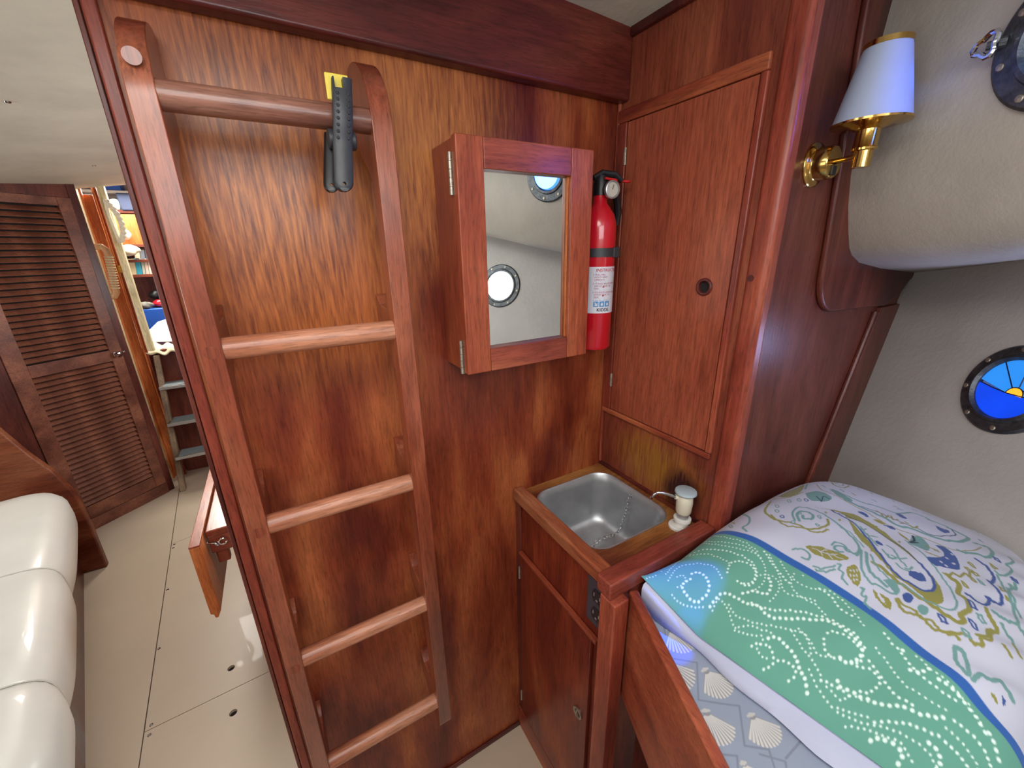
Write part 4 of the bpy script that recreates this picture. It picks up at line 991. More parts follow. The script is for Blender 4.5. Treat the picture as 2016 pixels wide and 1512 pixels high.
st(B, [(60, 470), (40, 410), (90, 385), (170, 410), (170, 450), (100, 450), (90, 420)], K * 1.6, TE)
st(B, [(340, 680), (380, 655), (450, 680), (500, 740), (560, 770), (600, 720)], K, TE)
st(B, [(400, 500), (520, 590), (620, 700)], K * 0.7, TE)
st(A, [(760, 190), (730, 240), (780, 280), (870, 300), (960, 330), (1040, 310), (1040, 280)], K * 1.4, OL)
st(A, [(760, 260), (830, 310), (900, 320), (990, 345), (1045, 330)], K * 1.2, OL)
for cx0, cy0 in ((790, 215), (815, 268), (870, 295), (790, 240), (990, 310), (1000, 270), (850, 190), (900, 185), (935, 185), (560, 315), (900, 250)):
    st(A, [(cx0 - 10, cy0 - 4), (cx0, cy0 - 8), (cx0 + 10, cy0 + 2), (cx0, cy0 + 6)], K * 0.6, BL if cx0 % 2 else TE, closed=True, n=3)
# leaves
fillp(B, [(110, 690), (200, 690), (320, 720), (420, 760), (490, 805), (380, 820), (260, 790), (170, 750)], OL)
for pts in ([(170, 710), (300, 755), (440, 800)], [(230, 725), (260, 770)], [(300, 750), (350, 800)], [(250, 735), (300, 720)], [(330, 765), (390, 760)]): st(B, pts, K * 0.45, WB)
fillp(B, [(475, 870), (540, 860), (585, 920), (590, 1000), (550, 1040), (500, 980), (468, 920)], OL)
for a in (900, 940, 980): 
    for b in (500, 530, 555): st(B, [(b, a), (b + 8, a + 14)], K * 0.5, WB, n=2)
fillp(B, [(700, 1065), (760, 1110), (850, 1170), (850, 1250), (790, 1210), (720, 1140)], OL); fillp(B, [(730, 1090), (780, 1140), (810, 1200), (750, 1140)], WB)
fillp(A, [(760, 160), (830, 110), (920, 100), (910, 140), (840, 170)], OL); st(A, [(740, 170), (800, 120), (890, 95), (940, 90), (930, 130)], K * 1.4, TE); st(A, [(770, 180), (850, 170), (920, 145)], K, OL)
fillp(A, [(930, 150), (1000, 140), (1060, 170), (1040, 190), (960, 185)], TE)
st(A, [(985, 165), (1010, 190), (1020, 165), (1050, 180)], K * 0.7, TD)
# wide scalloped olive outline and teal waves
st(B, [(700, 830), (800, 900), (900, 990), (1050, 1100), (1200, 1200), (1330, 1290), (1440, 1350), (1490, 1340), (1460, 1290), (1540, 1240), (1500, 1140), (1440, 1100), (1450, 1030), (1380, 970), (1340, 940)], K * 2.1, OL)
st(B, [(930, 1010), (1080, 1110), (1230, 1200), (1380, 1250), (1430, 1200), (1400, 1110), (1330, 1000), (1220, 850), (1100, 730), (980, 640)], K * 0.9, TE)
st(B, [(600, 720), (600, 880), (660, 990), (760, 1050), (870, 1110), (920, 1080), (880, 1000), (800, 990)], K * 1.1, TE)
st(B, [(640, 740), (660, 880), (720, 960), (820, 1040)], K * 1.5, TE); st(B, [(680, 760), (720, 850), (800, 940), (900, 1020)], K * 0.9, TE)
fillp(B, [(800, 990), (860, 990), (915, 1050), (900, 1100), (850, 1060)], TE)
for a, b in ((390, 845), (590, 1060)): st(B, [(a, b), (a + 30, b + 10), (a + 10, b + 50), (a + 50, b + 80), (a + 40, b + 130), (a + 90, b + 180)], K * 0.9, TE)
st(B, [(0, 720), (80, 720), (150, 770), (130, 810), (80, 790)], K * 1.1, TE); st(B, [(180, 870), (260, 890), (370, 860)], K, TE); st(B, [(200, 900), (290, 915), (370, 895)], K, TE)
st(B, [(910, 1150), (960, 1200), (1060, 1250), (1110, 1320), (1210, 1350), (1290, 1430), (1400, 1450), (1450, 1512)], K * 1.1, OL)
st(A, [(1380, 680), (1420, 740), (1500, 760), (1560, 820), (1640, 850), (1720, 850), (1770, 900), (1810, 905), (1800, 870), (1850, 880), (1850, 850), (1880, 830), (1850, 780), (1830, 740)], K * 1.3, OL)
st(B, [(330, 190), (450, 240), (620, 310), (760, 350), (900, 400), (1060, 400), (1220, 470), (1350, 520)], K * 1.4, TE)
st(B, [(340, 200), (480, 290), (640, 370), (800, 440), (900, 500), (1060, 550), (1200, 600), (1350, 640), (1450, 650), (1530, 620), (1440, 570), (1350, 530)], K * 2.0, TE)
fillp(B, [(340, 190), (420, 220), (520, 290), (480, 300), (380, 240)], TE); fillp(B, [(1240, 505), (1300, 530), (1370, 565), (1330, 575), (1270, 545)], BL)
st(B, [(600, 340), (760, 400), (900, 460), (1050, 520), (1200, 590), (1350, 600), (1420, 590), (1380, 540)], K * 0.7, TD)
st(B, [(210, 150), (260, 200), (400, 260), (560, 350), (740, 450), (900, 540), (1060, 590), (1200, 640), (1400, 720), (1560, 730), (1640, 700)], K * 0.7, OL)
st(B, [(320, 120), (400, 110), (490, 150), (450, 180), (370, 160), (340, 130)], K * 1.1, OL); st(B, [(380, 140), (430, 135), (440, 160), (400, 160)], K * 0.7, OL)
for k in range(9): st(B, [(730 + k * 42, 380 + k * 16 + (k % 3) * 14), (750 + k * 42, 392 + k * 16 + (k % 2) * 18)], K * 1.1, OL, n=2)
for a, b, c_ in ((560, 390, BL), (790, 505, BL), (700, 455, OL), (890, 405, BL)): fillp(B, [(a, b), (a + 50, b + 5), (a + 110, b + 45), (a + 60, b + 35)], c_)
fillp(B, [(1240, 680), (1310, 690), (1380, 740), (1430, 800), (1455, 890), (1380, 890), (1280, 870), (1200, 830), (1170, 790), (1250, 790), (1320, 770), (1290, 720)], BL)
for a, b in ((1290, 825), (1335, 855), (1385, 760), (1400, 840), (1340, 790)): st(B, [(a, b), (a + 6, b + 6)], K * 1.2, WB, n=1)
fillp(B, [(1040, 600), (1120, 610), (1190, 690), (1170, 730), (1080, 690), (1020, 660)], TE); st(B, [(1045, 600), (1060, 640), (1020, 660), (1090, 660)], K * 1.1, inkk.diffuse_color[:] if False else srgb(20, 40, 60))
for k in range(8): st(B, [(1160 + (k % 4) * 32, 690 + (k // 4) * 50 + (k % 4) * 12), (1180 + (k % 4) * 32, 702 + (k // 4) * 50 + (k % 4) * 12)], K * 0.9, OL, n=2)
for k in range(7): st(B, [(920 + k * 12, 570 + k * 8), (945 + k * 12, 600 + k * 8)], K * 0.6, OL, n=2)
st(B, [(1310, 930), (1360, 950), (1400, 920), (1450, 960), (1500, 930), (1540, 960), (1540, 920)], K * 1.1, OL)
st(B, [(1590, 800), (1680, 860), (1750, 960), (1730, 1010), (1700, 990)], K * 1.5, BL)
st(B, [(1510, 1100), (1600, 1170), (1690, 1200), (1710, 1160), (1690, 1130), (1760, 1180), (1820, 1190), (1800, 1090), (1730, 1020)], K * 1.4, BL)
st(B, [(1440, 720), (1520, 750), (1620, 760), (1700, 790), (1740, 750), (1700, 700), (1640, 680), (1580, 660)], K * 1.8, TE)
st(B, [(1880, 780), (1920, 830), (1860, 850), (1910, 900), (1840, 950), (1760, 910)], K * 1.2, TE)
for a, b, c_ in ((1530, 830, OL), (1470, 1000, OL), (1610, 980, TE), (1560, 900, OL), (1390, 970, OL), (1500, 870, OL), (1800, 1040, OL), (1850, 1130, OL), (1880, 1020, TE), (1750, 780, BL), (1720, 840, OL), (1900, 960, BL), (1540, 950, OL)):
    st(B, [(a, b), (a + 30, b + 20), (a + 60, b + 50), (a + 25, b + 35)], K * 0.9, c_, closed=True, n=3)
for a, b, c_ in ((980, 1120, BL), (1110, 1230, TE)): st(B, [(a, b), (a + 25, b - 8), (a + 48, b + 15), (a + 30, b + 45), (a + 5, b + 30)], K * 1.9, c_, closed=True, n=3)
for a, b, c_ in ((1265, 1285, BL), (1530, 1330, BL), (1525, 1160, BL), (1600, 1280, TE), (1470, 1410, TE)): st(B, [(a, b), (a + 40, b + 20), (a + 80, b + 85), (a + 35, b + 60)], K * 0.9, c_, closed=True, n=3)
for a, b in ((290, 395), (410, 465), (550, 580), (690, 730), (835, 875), (1085, 1070), (530, 420), (730, 520), (930, 650)): st(B, [(a - 8, b), (a, b - 8), (a + 8, b), (a, b + 8)], K * 0.5, OL, closed=True, n=2)
st(B, [(1600, 1470), (1700, 1480), (1700, 1420), (1780, 1440), (1760, 1380), (1720, 1320), (1680, 1230)], K * 1.5, OL)
st(B, [(1740, 1250), (1800, 1300), (1880, 1350), (1960, 1360), (1920, 1240), (1880, 1080), (1940, 1060), (1930, 1020)], K * 1.4, TE)
st(A, [(1670, 920), (1680, 990), (1740, 1050), (1720, 960), (1690, 920)], K * 1.6, TE, closed=True); st(A, [(1760, 1080), (1800, 1050), (1850, 1080), (1900, 1085), (1960, 1180)], K * 1.8, TE)
fillp(A, [(1850, 1140), (1870, 1160), (1885, 1200), (1865, 1180)], OL); fillp(A, [(1900, 1150), (1920, 1175), (1920, 1210), (1905, 1190)], BL)
for a, b in ((1900, 800), (1940, 860), (1910, 900), (1960, 700), (1930, 620), (1880, 560), (1980, 800), (1960, 900)): st(A, [(a, b), (a + 20, b + 30), (a + 40, b + 70)], K * 1.2, TE if b % 3 else OL, n=3)
for a, b in ((1000, 60), (960, 80), (1010, 110), (1060, 90), (1100, 130), (1180, 120), (1160, 150), (1260, 180), (1240, 140), (1130, 90)): st(A, [(a, b), (a + 12, b + 5), (a + 22, b + 12)], K * 0.8, TE if a % 40 else OL, n=2)
st(A, [(560, 270), (600, 250), (650, 270), (650, 300), (620, 320), (640, 340)], K * 1.2, TE); st(A, [(500, 310), (540, 290), (580, 300)], K * 0.9, OL)
for k in range(60):   # small print marks over the far part of the field, all of it beyond the drawn motifs
    x = rng.uniform(1.0, 1.165); y = rng.uniform(PY0 + 0.02, PY1 - 0.01); a = rng.uniform(0, PI)
    cp_.seg((x, y), (x + 0.008 * math.cos(a), y + 0.008 * math.sin(a)), 0.0008, 0.0016, (TE, OL, BL)[k % 3])
pil = thing('pillow', 'plump pillow in a case with green dotted band, blue border and paisley field', 'pillow', (0.85, 0.19, 0.84))
pmat = attrmat('printed_pillowcase_cotton', 0.85, 0.1)
top = grid_mesh('pillowcase_top', cp_, pil_h, pmat, pil, None, shx)
# underside and the open white hem
def zlow(X, Y):
    a = (X - (PX0 + PX1) / 2) / ((PX1 - PX0) / 2); b = (Y - (PY0 + PY1) / 2) / ((PY1 - PY0) / 2)
    h = np.sqrt(np.clip(1 - np.abs(a) ** 4, 0, 1) * np.clip(1 - np.abs(b) ** 4, 0, 1))
    base = 0.868 + 0.045 * np.clip(1 - (X - PX0) / 0.10, 0, 1) * np.clip((Y - 0.30) / 0.12, 0, 1)
    return np.maximum(base - 0.03 * h ** 0.5 - 0.0005, 0.8395)
cu_ = Canvas(PX0, PX1, PY0, PY1, 0.0115, WB)
cu_.x = np.linspace(PX0, cp_.x[-1], 57); cu_.y = np.linspace(PY0, cp_.y[-1], 42); cu_.c = np.zeros((42, 57, 3)) + np.array(WB[:3])
grid_mesh('pillowcase_underside', cu_, zlow, pmat, pil, None, shx)
hem = MB(); vs = []; fs = []; nh = 40
for k in range(nh + 1):
    y = PY0 + 0.01 + (PY1 - 0.018 - PY0) * k / nh
    zt = 0.868 + 0.045 * max(0, min(1, (y - 0.30) / 0.12))
    wv = 0.003 * math.sin(y * 48) + 0.002 * math.sin(y * 23 + 1)
    q = 0.006 + 0.024 * max(0, min(1, (0.36 - y) / 0.25)); xh = shx(PX0, y)
    vs += [(xh + 0.012, y, zt - 0.004), (xh - q * 0.4 + wv, y, zt - 0.010), (xh - q + wv, y, max(0.8435, zt - 0.020)), (xh - q * 0.8 + wv, y, 0.8415), (xh + 0.03, y, 0.8405)]
for k in range(nh):
    for j in range(4): fs.append((5 * k + j, 5 * k + j + 1, 5 * k + j + 6, 5 * k + j + 5))
h_ = hem.add(vs, fs).build('white_hem', plain('plain_white_pillow_lining', srgb(188, 192, 214), 0.85, 0, 0.04, 12, 0.2, 50), pil, smooth=True, ang=89)
lab(h_, 'plain white inner case showing at the open end')

# ------------------------------------------------------------------ wall lamp
lp = thing('wall_lamp', 'brass wall lamp with a white conical shade on the berth panel', 'lamp', (0.885, 0.43, 1.62))
bc = Vector((0.884, 0.4298, 1.653))
MB().lathe([(0, 0), (0.037, 0), (0.037, 0.003), (0.034, 0.006), (0.030, 0.007), (0.027, 0.010), (0.027, 0.030), (0.0245, 0.033), (0, 0.034)], bc, (0, -1, 0), 40).build('wall_base', brass, lp, smooth=True, ang=40)
MB().box(bc.x - 0.008, bc.x + 0.006, bc.y - 0.0365, bc.y - 0.033, bc.z - 0.021, bc.z - 0.006).build('switch', blackp, lp, 0.001)
sc_ = Vector((0.872, 0.352, 0))
MB().tube([bc + Vector((0, -0.03, 0.0)), (sc_.x, sc_.y + 0.008, 1.653)], 0.0045, 12).build('arm', brass, lp, smooth=True)
MB().lathe([(0, 1.636), (0.0125, 1.636), (0.0125, 1.660), (0.017, 1.661), (0.0175, 1.664), (0.016, 1.666), (0.016, 1.690), (0.024, 1.693), (0.030, 1.696), (0.052, 1.6975), (0.0525, 1.7005), (0.0, 1.7005)], sc_, n=40).build('socket_cup', brass, lp, smooth=True, ang=40)
MB().lathe([(0.0505, 1.7005), (0.029, 1.802), (0.0275, 1.802), (0.049, 1.7005)], sc_, n=48, closed=True).build('shade', shade_m, lp, smooth=True, ang=50)
MB().lathe([(0.0292, 1.7995), (0.0305, 1.7995), (0.0300, 1.807), (0.0275, 1.807), (0.0275, 1.802), (0.029, 1.802)], sc_, n=48, closed=True).build('shade_rim', brass, lp, smooth=True)
MB().lathe([(0.0, 1.7006), (0.012, 1.7006), (0.014, 1.72), (0.02, 1.745), (0.016, 1.765), (0, 1.772)], sc_, n=20).build('bulb', whitep, lp, smooth=True)

# blue daylight coming through the coloured portlights
pc = at(1350, 1145, 2, 0.93)
spot('blue_sun_through_portlight', uc + upn * 0.02, (pc.x, pc.y, pc.z), 62, 8.5, (0.0, 0.10, 1.0), 0.6, 0.004)
pc = at(1325, 1275, 2, ZS)
spot('blue_sun_on_sheet', uc + upn * 0.02, (pc.x, pc.y, pc.z), 60, 4.2, (0.0, 0.08, 1.0), 0.5, 0.004)
spot('blue_glow_on_lamp', uc + upn * 0.05, (sc_.x + 0.045, sc_.y - 0.02, 1.752), 3.5, 20, (0.03, 0.17, 1.0), 0.5, 0.02)
lb_ = bpy.data.lights.new('blue_portlight_glow', 'AREA'); lb_.shape = 'DISK'; lb_.size = 0.09; lb_.energy = 0.5; lb_.color = (0.03, 0.10, 1.0)
ob_ = bpy.data.objects.new('blue_portlight_glow', lb_); ob_.location = uc + upn * 0.02; ob_.rotation_euler = (-upn).to_track_quat('Z', 'Y').to_euler(); COL.objects.link(ob_)
l_ = bpy.data.lights.new('portlight_daylight', 'AREA'); l_.shape = 'DISK'; l_.size = 0.11; l_.energy = 0.5; l_.color = (0.45, 0.55, 1.0)
lo = bpy.data.objects.new('portlight_daylight', l_); lo.location = lc + HN * 0.02; lo.rotation_euler = (HN).to_track_quat('-Z', 'Y').to_euler(); COL.objects.link(lo)

# ------------------------------------------------------------------ SALOON
# louvred door at 45 degrees
DP0 = Vector((-1.175, 2.975, 0)); DT_ = Vector((0.320, 0.289, 0)).normalized(); DN = Vector((DT_.y, -DT_.x, 0))
def DD(t, z, d): return DP0 + DT_ * t + DN * d + Vector((0, 0, z))
def dbox(name, mat, parent, t0, t1, z0, z1, d0, d1, bev=0.002, org=None):
    return MB().hexa([DD(t0, z0, d0), DD(t1, z0, d0), DD(t1, z0, d1), DD(t0, z0, d1)], [DD(t0, z1, d0), DD(t1, z1, d0), DD(t1, z1, d1), DD(t0, z1, d1)]).build(name, mat, parent, bev, org=org)
dr = thing('door_1', 'dark louvred wooden door at the far left of the saloon', 'door', DP0 + DT_ * 0.17, kind='structure')
dbox('stile', MW['lou'], dr, -0.075, -0.004, 0.072, 1.826, 0.0, 0.022); dbox('stile', MW['lou'], dr, 0.345, 0.402, 0.072, 1.826, 0.0, 0.022)
for za, zb_ in ((1.784, 1.826), (0.935, 1.0), (0.072, 0.148)): dbox('rail', MW['lou'], dr, -0.004, 0.345, za, zb_, 0.001, 0.021)
sl = None
slat_z = [1.006 + (1.780 - 1.006) * (k + 0.5) / 25 for k in range(25)] + [0.150 + (0.933 - 0.150) * (k + 0.5) / 26 for k in range(26)]
for z in slat_z:
    if sl is None:
        sl = MB().hexa([DD(-0.004, z - 0.0125, 0.017), DD(0.345, z - 0.0125, 0.017), DD(0.345, z - 0.0085, 0.0195), DD(-0.004, z - 0.0085, 0.0195)],
                       [DD(-0.004, z + 0.0055, 0.001), DD(0.345, z + 0.0055, 0.001), DD(0.345, z + 0.0105, 0.003), DD(-0.004, z + 0.0105, 0.003)]).build('slat', MW['lou'], dr, org=DD(0.17, z, 0.01)); z00 = z
    else: dup(sl, (0, 0, z - z00))
dbox('backing', holem, dr, -0.01, 0.35, 0.08, 1.82, -0.008, -0.003, 0)
kc = DD(0.366, 0.972, 0.022)
MB().lathe([(0, 0), (0.013, 0), (0.013, 0.003), (0.006, 0.006), (0.006, 0.016), (0.016, 0.022), (0.0185, 0.032), (0.014, 0.042), (0, 0.044)], kc, DN, 24).build('knob', chrome, dr, smooth=True)
dl_ = thing('wall_corner', 'dark wooden partition framing the louvred door', 'wall', DP0, kind='structure')
dbox('frame_post', MW['darkz'], dl_, 0.4025, 0.441, 0.0, 1.93, -0.02, 0.018); dbox('header', MW['darkz'], dl_, -0.9, 0.4025, 1.8275, 1.93, -0.02, 0.016)
dbox('side_panel', MW['darkz'], dl_, -0.9, -0.0765, 0.0, 1.8275, -0.02, 0.016); dbox('threshold', MW['lou'], dl_, -0.0765, 0.4025, 0.0, 0.0705, -0.02, 0.026)
MB().tube([DD(0.405, 0.978, 0.018), DD(0.415, 0.978, 0.018)], 0.006, 8).build('striker', chrome, dl_, smooth=True)
# settee end partition with a curved edge
pts = [(-2.2, 0.0), (-1.002, 0.0), (-0.999, 0.236), (-1.004, 0.36), (-1.009, 0.447), (-1.05, 0.58), (-1.099, 0.681), (-1.153, 0.822), (-1.22, 0.95), (-1.32, 1.03), (-1.5, 1.06), (-2.2, 1.06)]
fp = MB().prism(pts, lambda a, b, d: (a, d, b), 2.51, 2.545).build('partition', wood('settee_partition_wood', srgb(92, 44, 32), srgb(122, 66, 46), srgb(140, 84, 58), 'x', 0.4, 0.2, seed=31.0), None, 0.008, 3)
tag(fp, 'curved wooden partition board behind the white settee cushion', 'partition')
# settee base
SD = Vector((0.268, -0.963, 0)).normalized(); SNn = Vector((0.963, 0.268, 0)).normalized()
def SE(a, z, d): return Vector((-1.085, 2.505, 0)) + SD * a + SNn * d + Vector((0, 0, z))
sb = thing('settee', 'dark wooden settee along the saloon floor under the white cushion', 'settee', SE(0.8, 0, -0.3))
MB().hexa([SE(0, 0.06, 0), SE(1.65, 0.06, 0), SE(1.65, 0.06, -0.6), SE(0, 0.06, -0.6)], [SE(0, 0.338, 0), SE(1.65, 0.338, 0), SE(1.65, 0.338, -0.6), SE(0, 0.338, -0.6)]).build('seat_box', MW['darkz'], sb, 0.003)
MB().hexa([SE(0, 0, -0.004), SE(1.65, 0, -0.004), SE(1.65, 0, -0.6), SE(0, 0, -0.6)], [SE(0, 0.0595, -0.004), SE(1.65, 0.0595, -0.004), SE(1.65, 0.0595, -0.6), SE(0, 0.0595, -0.6)]).build('plinth', MW['darkz'], sb, 0.001)
cu1 = thing('settee_cushion', 'long white leatherette settee cushion with sewn cross seams', 'cushion', SE(0.8, 0.34, -0.2))
def cush_seg(a0, a1, name, hw=0.20, cz=0.462, hh=0.122, doff=-0.115, round0=False):
    vs = []; fs = []; n = 28; m_ = 15
    for i in range(m_):
        t = i / (m_ - 1); a = a0 + (a1 - a0) * t
        e = 1 - 0.075 * (abs(2 * t - 1) ** 5)
        if round0 and t < 0.35: e *= math.sqrt(max(0.02, 1 - ((0.35 - t) / 0.35) ** 2.6))
        for k in range(n):
            th = 2 * PI * k / n; c, s = math.cos(th), math.sin(th); pw = 0.62
            dx = math.copysign(abs(c) ** pw, c) * hw * e; dz = math.copysign(abs(s) ** pw, s) * hh * e
            vs.append(SE(a, cz + dz, doff + dx))
    for i in range(m_ - 1):
        for k in range(n): fs.append((i * n + k, i * n + (k + 1) % n, (i + 1) * n + (k + 1) % n, (i + 1) * n + k))
    fs += [tuple(range(n))[::-1], tuple(range((m_ - 1) * n, m_ * n))]
    o = MB().add(vs, fs).build(name, cush, cu1, smooth=True, ang=75); return o
cush_seg(0.06, 0.84, 'channel', round0=True); cush_seg(0.84, 1.37, 'channel'); cush_seg(1.37, 1.66, 'channel')
for a in (0.84, 1.37):
    pts = [SE(a, 0.462 + 0.1145 * math.copysign(abs(math.sin(t)) ** 0.62, math.sin(t)), -0.115 + 0.187 * math.copysign(abs(math.cos(t)) ** 0.62, math.cos(t))) for t in [2 * PI * k / 40 for k in range(40)]]
    MB().tube(pts, 0.003, 6, closed=True).build('piping', cush, cu1, smooth=True)
# drop-leaf table
tb = thing('table', 'folding wooden table with a hanging drop leaf behind the bulkhead', 'table', (-0.1, 1.85, 0))
bx('tabletop', MW['table'], tb, -0.343, 0.55, 1.474, 2.45, 0.625, 0.650, 0.005, 3)
pts = [(-0.376, 0.648), (-0.347, 0.648), (-0.347, 0.384), (-0.352, 0.374), (-0.358, 0.360), (-0.366, 0.362), (-0.368, 0.378), (-0.376, 0.382)]
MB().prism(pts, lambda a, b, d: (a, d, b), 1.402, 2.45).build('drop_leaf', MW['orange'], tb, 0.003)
bx('leaf_edge', MW['table'], tb, -0.3762, -0.3465, 1.4015, 2.45, 0.6485, 0.654, 0.002)
bx('apron', MW['trimx'], tb, -0.34, 0.55, 1.478, 1.50, 0.56, 0.6245, 0.002)
bx('support_bracket', MW['trim'], tb, -0.335, -0.30, 1.50, 1.53, 0.50, 0.56, 0.004)
bx('pedestal', MW['darkz'], tb, -0.05, 0.35, 1.6, 2.3, 0.0, 0.6245, 0.004)
MB().tube([(-0.344, 1.476, 0.606), (-0.325, 1.472, 0.602), (-0.318, 1.470, 0.590)], 0.004, 8).build('hinge', chrome, tb, smooth=True)
MB().tube([(-0.302 + 0.011 * math.cos(a), 1.472, 0.600 + 0.011 * math.sin(a)) for a in [2 * PI * k / 14 for k in range(14)]], 0.0032, 8, closed=True).build('catch_ring', chrome, tb, smooth=True)

# ------------------------------------------------------------------ aft opening right of the louvred door
def pxbar(name, mat, parent, y, cols, row, z0, z1, dep=0.03, bev=0.003):
    xa = at(cols[0], row, 1, y).x; xb_ = at(cols[1], row, 1, y).x
    return MB().box(xa, xb_, y, y + dep, z0, z1).build(name, mat, parent, bev)
jb = thing('door_2', 'open companionway doorway with an orange wooden door folded back', 'door', (-0.85, 3.45, 0), kind='structure')
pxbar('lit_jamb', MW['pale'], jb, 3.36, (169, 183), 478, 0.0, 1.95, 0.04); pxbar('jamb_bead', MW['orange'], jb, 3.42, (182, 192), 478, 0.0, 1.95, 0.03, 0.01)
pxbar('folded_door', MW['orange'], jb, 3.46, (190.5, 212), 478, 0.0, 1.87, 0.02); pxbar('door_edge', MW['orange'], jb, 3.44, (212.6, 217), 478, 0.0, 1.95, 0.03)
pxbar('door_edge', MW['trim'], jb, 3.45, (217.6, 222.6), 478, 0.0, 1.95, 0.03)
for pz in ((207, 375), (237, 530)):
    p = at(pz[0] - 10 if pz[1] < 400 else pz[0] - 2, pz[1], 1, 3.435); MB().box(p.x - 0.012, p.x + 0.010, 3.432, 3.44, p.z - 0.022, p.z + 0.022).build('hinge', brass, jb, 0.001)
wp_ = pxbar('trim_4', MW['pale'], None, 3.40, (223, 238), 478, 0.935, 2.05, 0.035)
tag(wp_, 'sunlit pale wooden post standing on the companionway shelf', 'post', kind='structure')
# grab handle
gh = thing('grab_handle', 'wooden D-shaped grab handle wrapped with string beside the louvred door', 'handle', at(210, 535, 1, 3.33))
def gp(px, py): return at(px, py, 1, 3.33)
mb = MB().tube([gp(183, 486), gp(200, 486), gp(209, 492), gp(214, 503), gp(219, 530), gp(225, 560), gp(229, 575), gp(225, 583), gp(211, 585)], [0.017, 0.018, 0.018, 0.018, 0.017, 0.017, 0.018, 0.019, 0.017], 14)
mb.build('grip', wood('pale_handle_wood', srgb(176, 124, 84), srgb(204, 152, 108), srgb(222, 176, 132), 'z', 0.45, 0.05, seed=41.0), gh, smooth=True)
mb = MB()
for k in range(13):
    t = k / 12; c = gp(214.5, 506).lerp(gp(227, 567), t); t2 = (gp(227, 567) - gp(214.5, 506)).normalized(); u = t2.orthogonal().normalized(); v = t2.cross(u)
    mb.tube([c + (u * math.cos(a) + v * math.sin(a)) * 0.0185 for a in [2 * PI * q / 16 for q in range(16)]], 0.0035, 6, closed=True)
mb.build('string_wrap', stringm, gh, smooth=True)
# aft counter + ladder
ac = thing('engine_box', 'dark wooden companionway box behind the small step ladder', 'cabinet', (-0.45, 3.7, 0))
bx('box', MW['darkz'], ac, -0.80, 0.6, 3.50, 4.0, 0.0, 0.90, 0.003); bx('lid', MW['shelf'], ac, -0.82, 0.6, 3.47, 4.14, 0.9005, 0.925, 0.003)
bx('dark_side', MW['dark'], ac, -0.90, -0.8005, 3.53, 3.56, 0.0, 0.88, 0.001)
kp = at(289, 718, 1, 3.52); MB().ball(kp, 0.012, 12).build('knob', chrome, ac, smooth=True)
kp = at(298, 719, 1, 3.49); MB().ball(kp, 0.011, 12).build('knob', chrome, ac, smooth=True)
cladder = thing('step_ladder', 'weathered grey wooden companionway ladder with nonskid treads', 'ladder', (-0.6, 3.3, 0))
def lrail(x0, x1):
    return MB().hexa([(x0, 3.175, 0), (x1, 3.175, 0), (x1, 3.225, 0), (x0, 3.225, 0)], [(x0 + 0.02, 3.44, 0.895), (x1 + 0.02, 3.44, 0.895), (x1 + 0.02, 3.468, 0.895), (x0 + 0.02, 3.468, 0.895)]).build('side_rail', MW['grey'], cladder, 0.006, 3)
lrail(-0.797, -0.765); lrail(-0.36, -0.33)
for (px, py), y in (((318, 762), 3.36), ((333, 834), 3.29), ((348, 900), 3.23)):
    z = at(px, py, 1, y - 0.02).z
    bx('step', MW['grey'], cladder, -0.772, -0.33, y - 0.03, y + 0.10, z - 0.022, z, 0.003)
    bx('tread_pad', padm, cladder, -0.755, -0.345, y - 0.02, y + 0.095, z, z + 0.003, 0.001); bx('step_nosing', brass if False else steel, cladder, -0.772, -0.33, y - 0.034, y - 0.03, z - 0.018, z + 0.001, 0.001)
# papers and cloth on the box
for i, (px, py, s_, rz_, c_) in enumerate(((325, 645, 0.14, 0.3, 'large sheet of white paper propped up at the back of the companionway shelf'), (315, 672, 0.12, -0.4, 'white paper lying in front of the propped sheet'))):
    c = at(px, py, 1, 3.72 - i * 0.1); c.z += 0.05 * i
    o = MB().add([(c.x - s_, c.y + 0.05, c.z - 0.05), (c.x + s_, c.y, c.z - 0.06), (c.x + s_, c.y + 0.08, c.z + 0.09 - i * 0.08), (c.x - s_ * 0.4, c.y + 0.12, c.z + 0.03 - i * 0.04), (c.x - s_, c.y + 0.056, c.z - 0.055), (c.x + s_, c.y + 0.006, c.z - 0.065), (c.x + s_, c.y + 0.086, c.z + 0.085 - i * 0.08), (c.x - s_ * 0.4, c.y + 0.126, c.z + 0.025 - i * 0.04)], [(0, 1, 2, 3), (7, 6, 5, 4), (0, 4, 5, 1), (1, 5, 6, 2), (2, 6, 7, 3), (3, 7, 4, 0)]).build('paper', paperm)
    tag(o, c_, 'paper')
def zcloth(X, Y): return 0.934 + 0.012 * np.sin(X * 40 + 2) * np.sin(Y * 33) + 0.008 * np.sin(X * 90 + Y * 20) - np.clip((3.475 - Y), 0, 1) * 1.0
cc_ = Canvas(-0.815, -0.40, 3.445, 3.66, 0.01, clothm.diffuse_color)
o = grid_mesh('cloth', cc_, zcloth, clothm); md = o.modifiers.new('t', 'SOLIDIFY'); md.thickness = 0.003; tag(o, 'crumpled cream cloth draped over the edge of the companionway shelf', 'cloth')
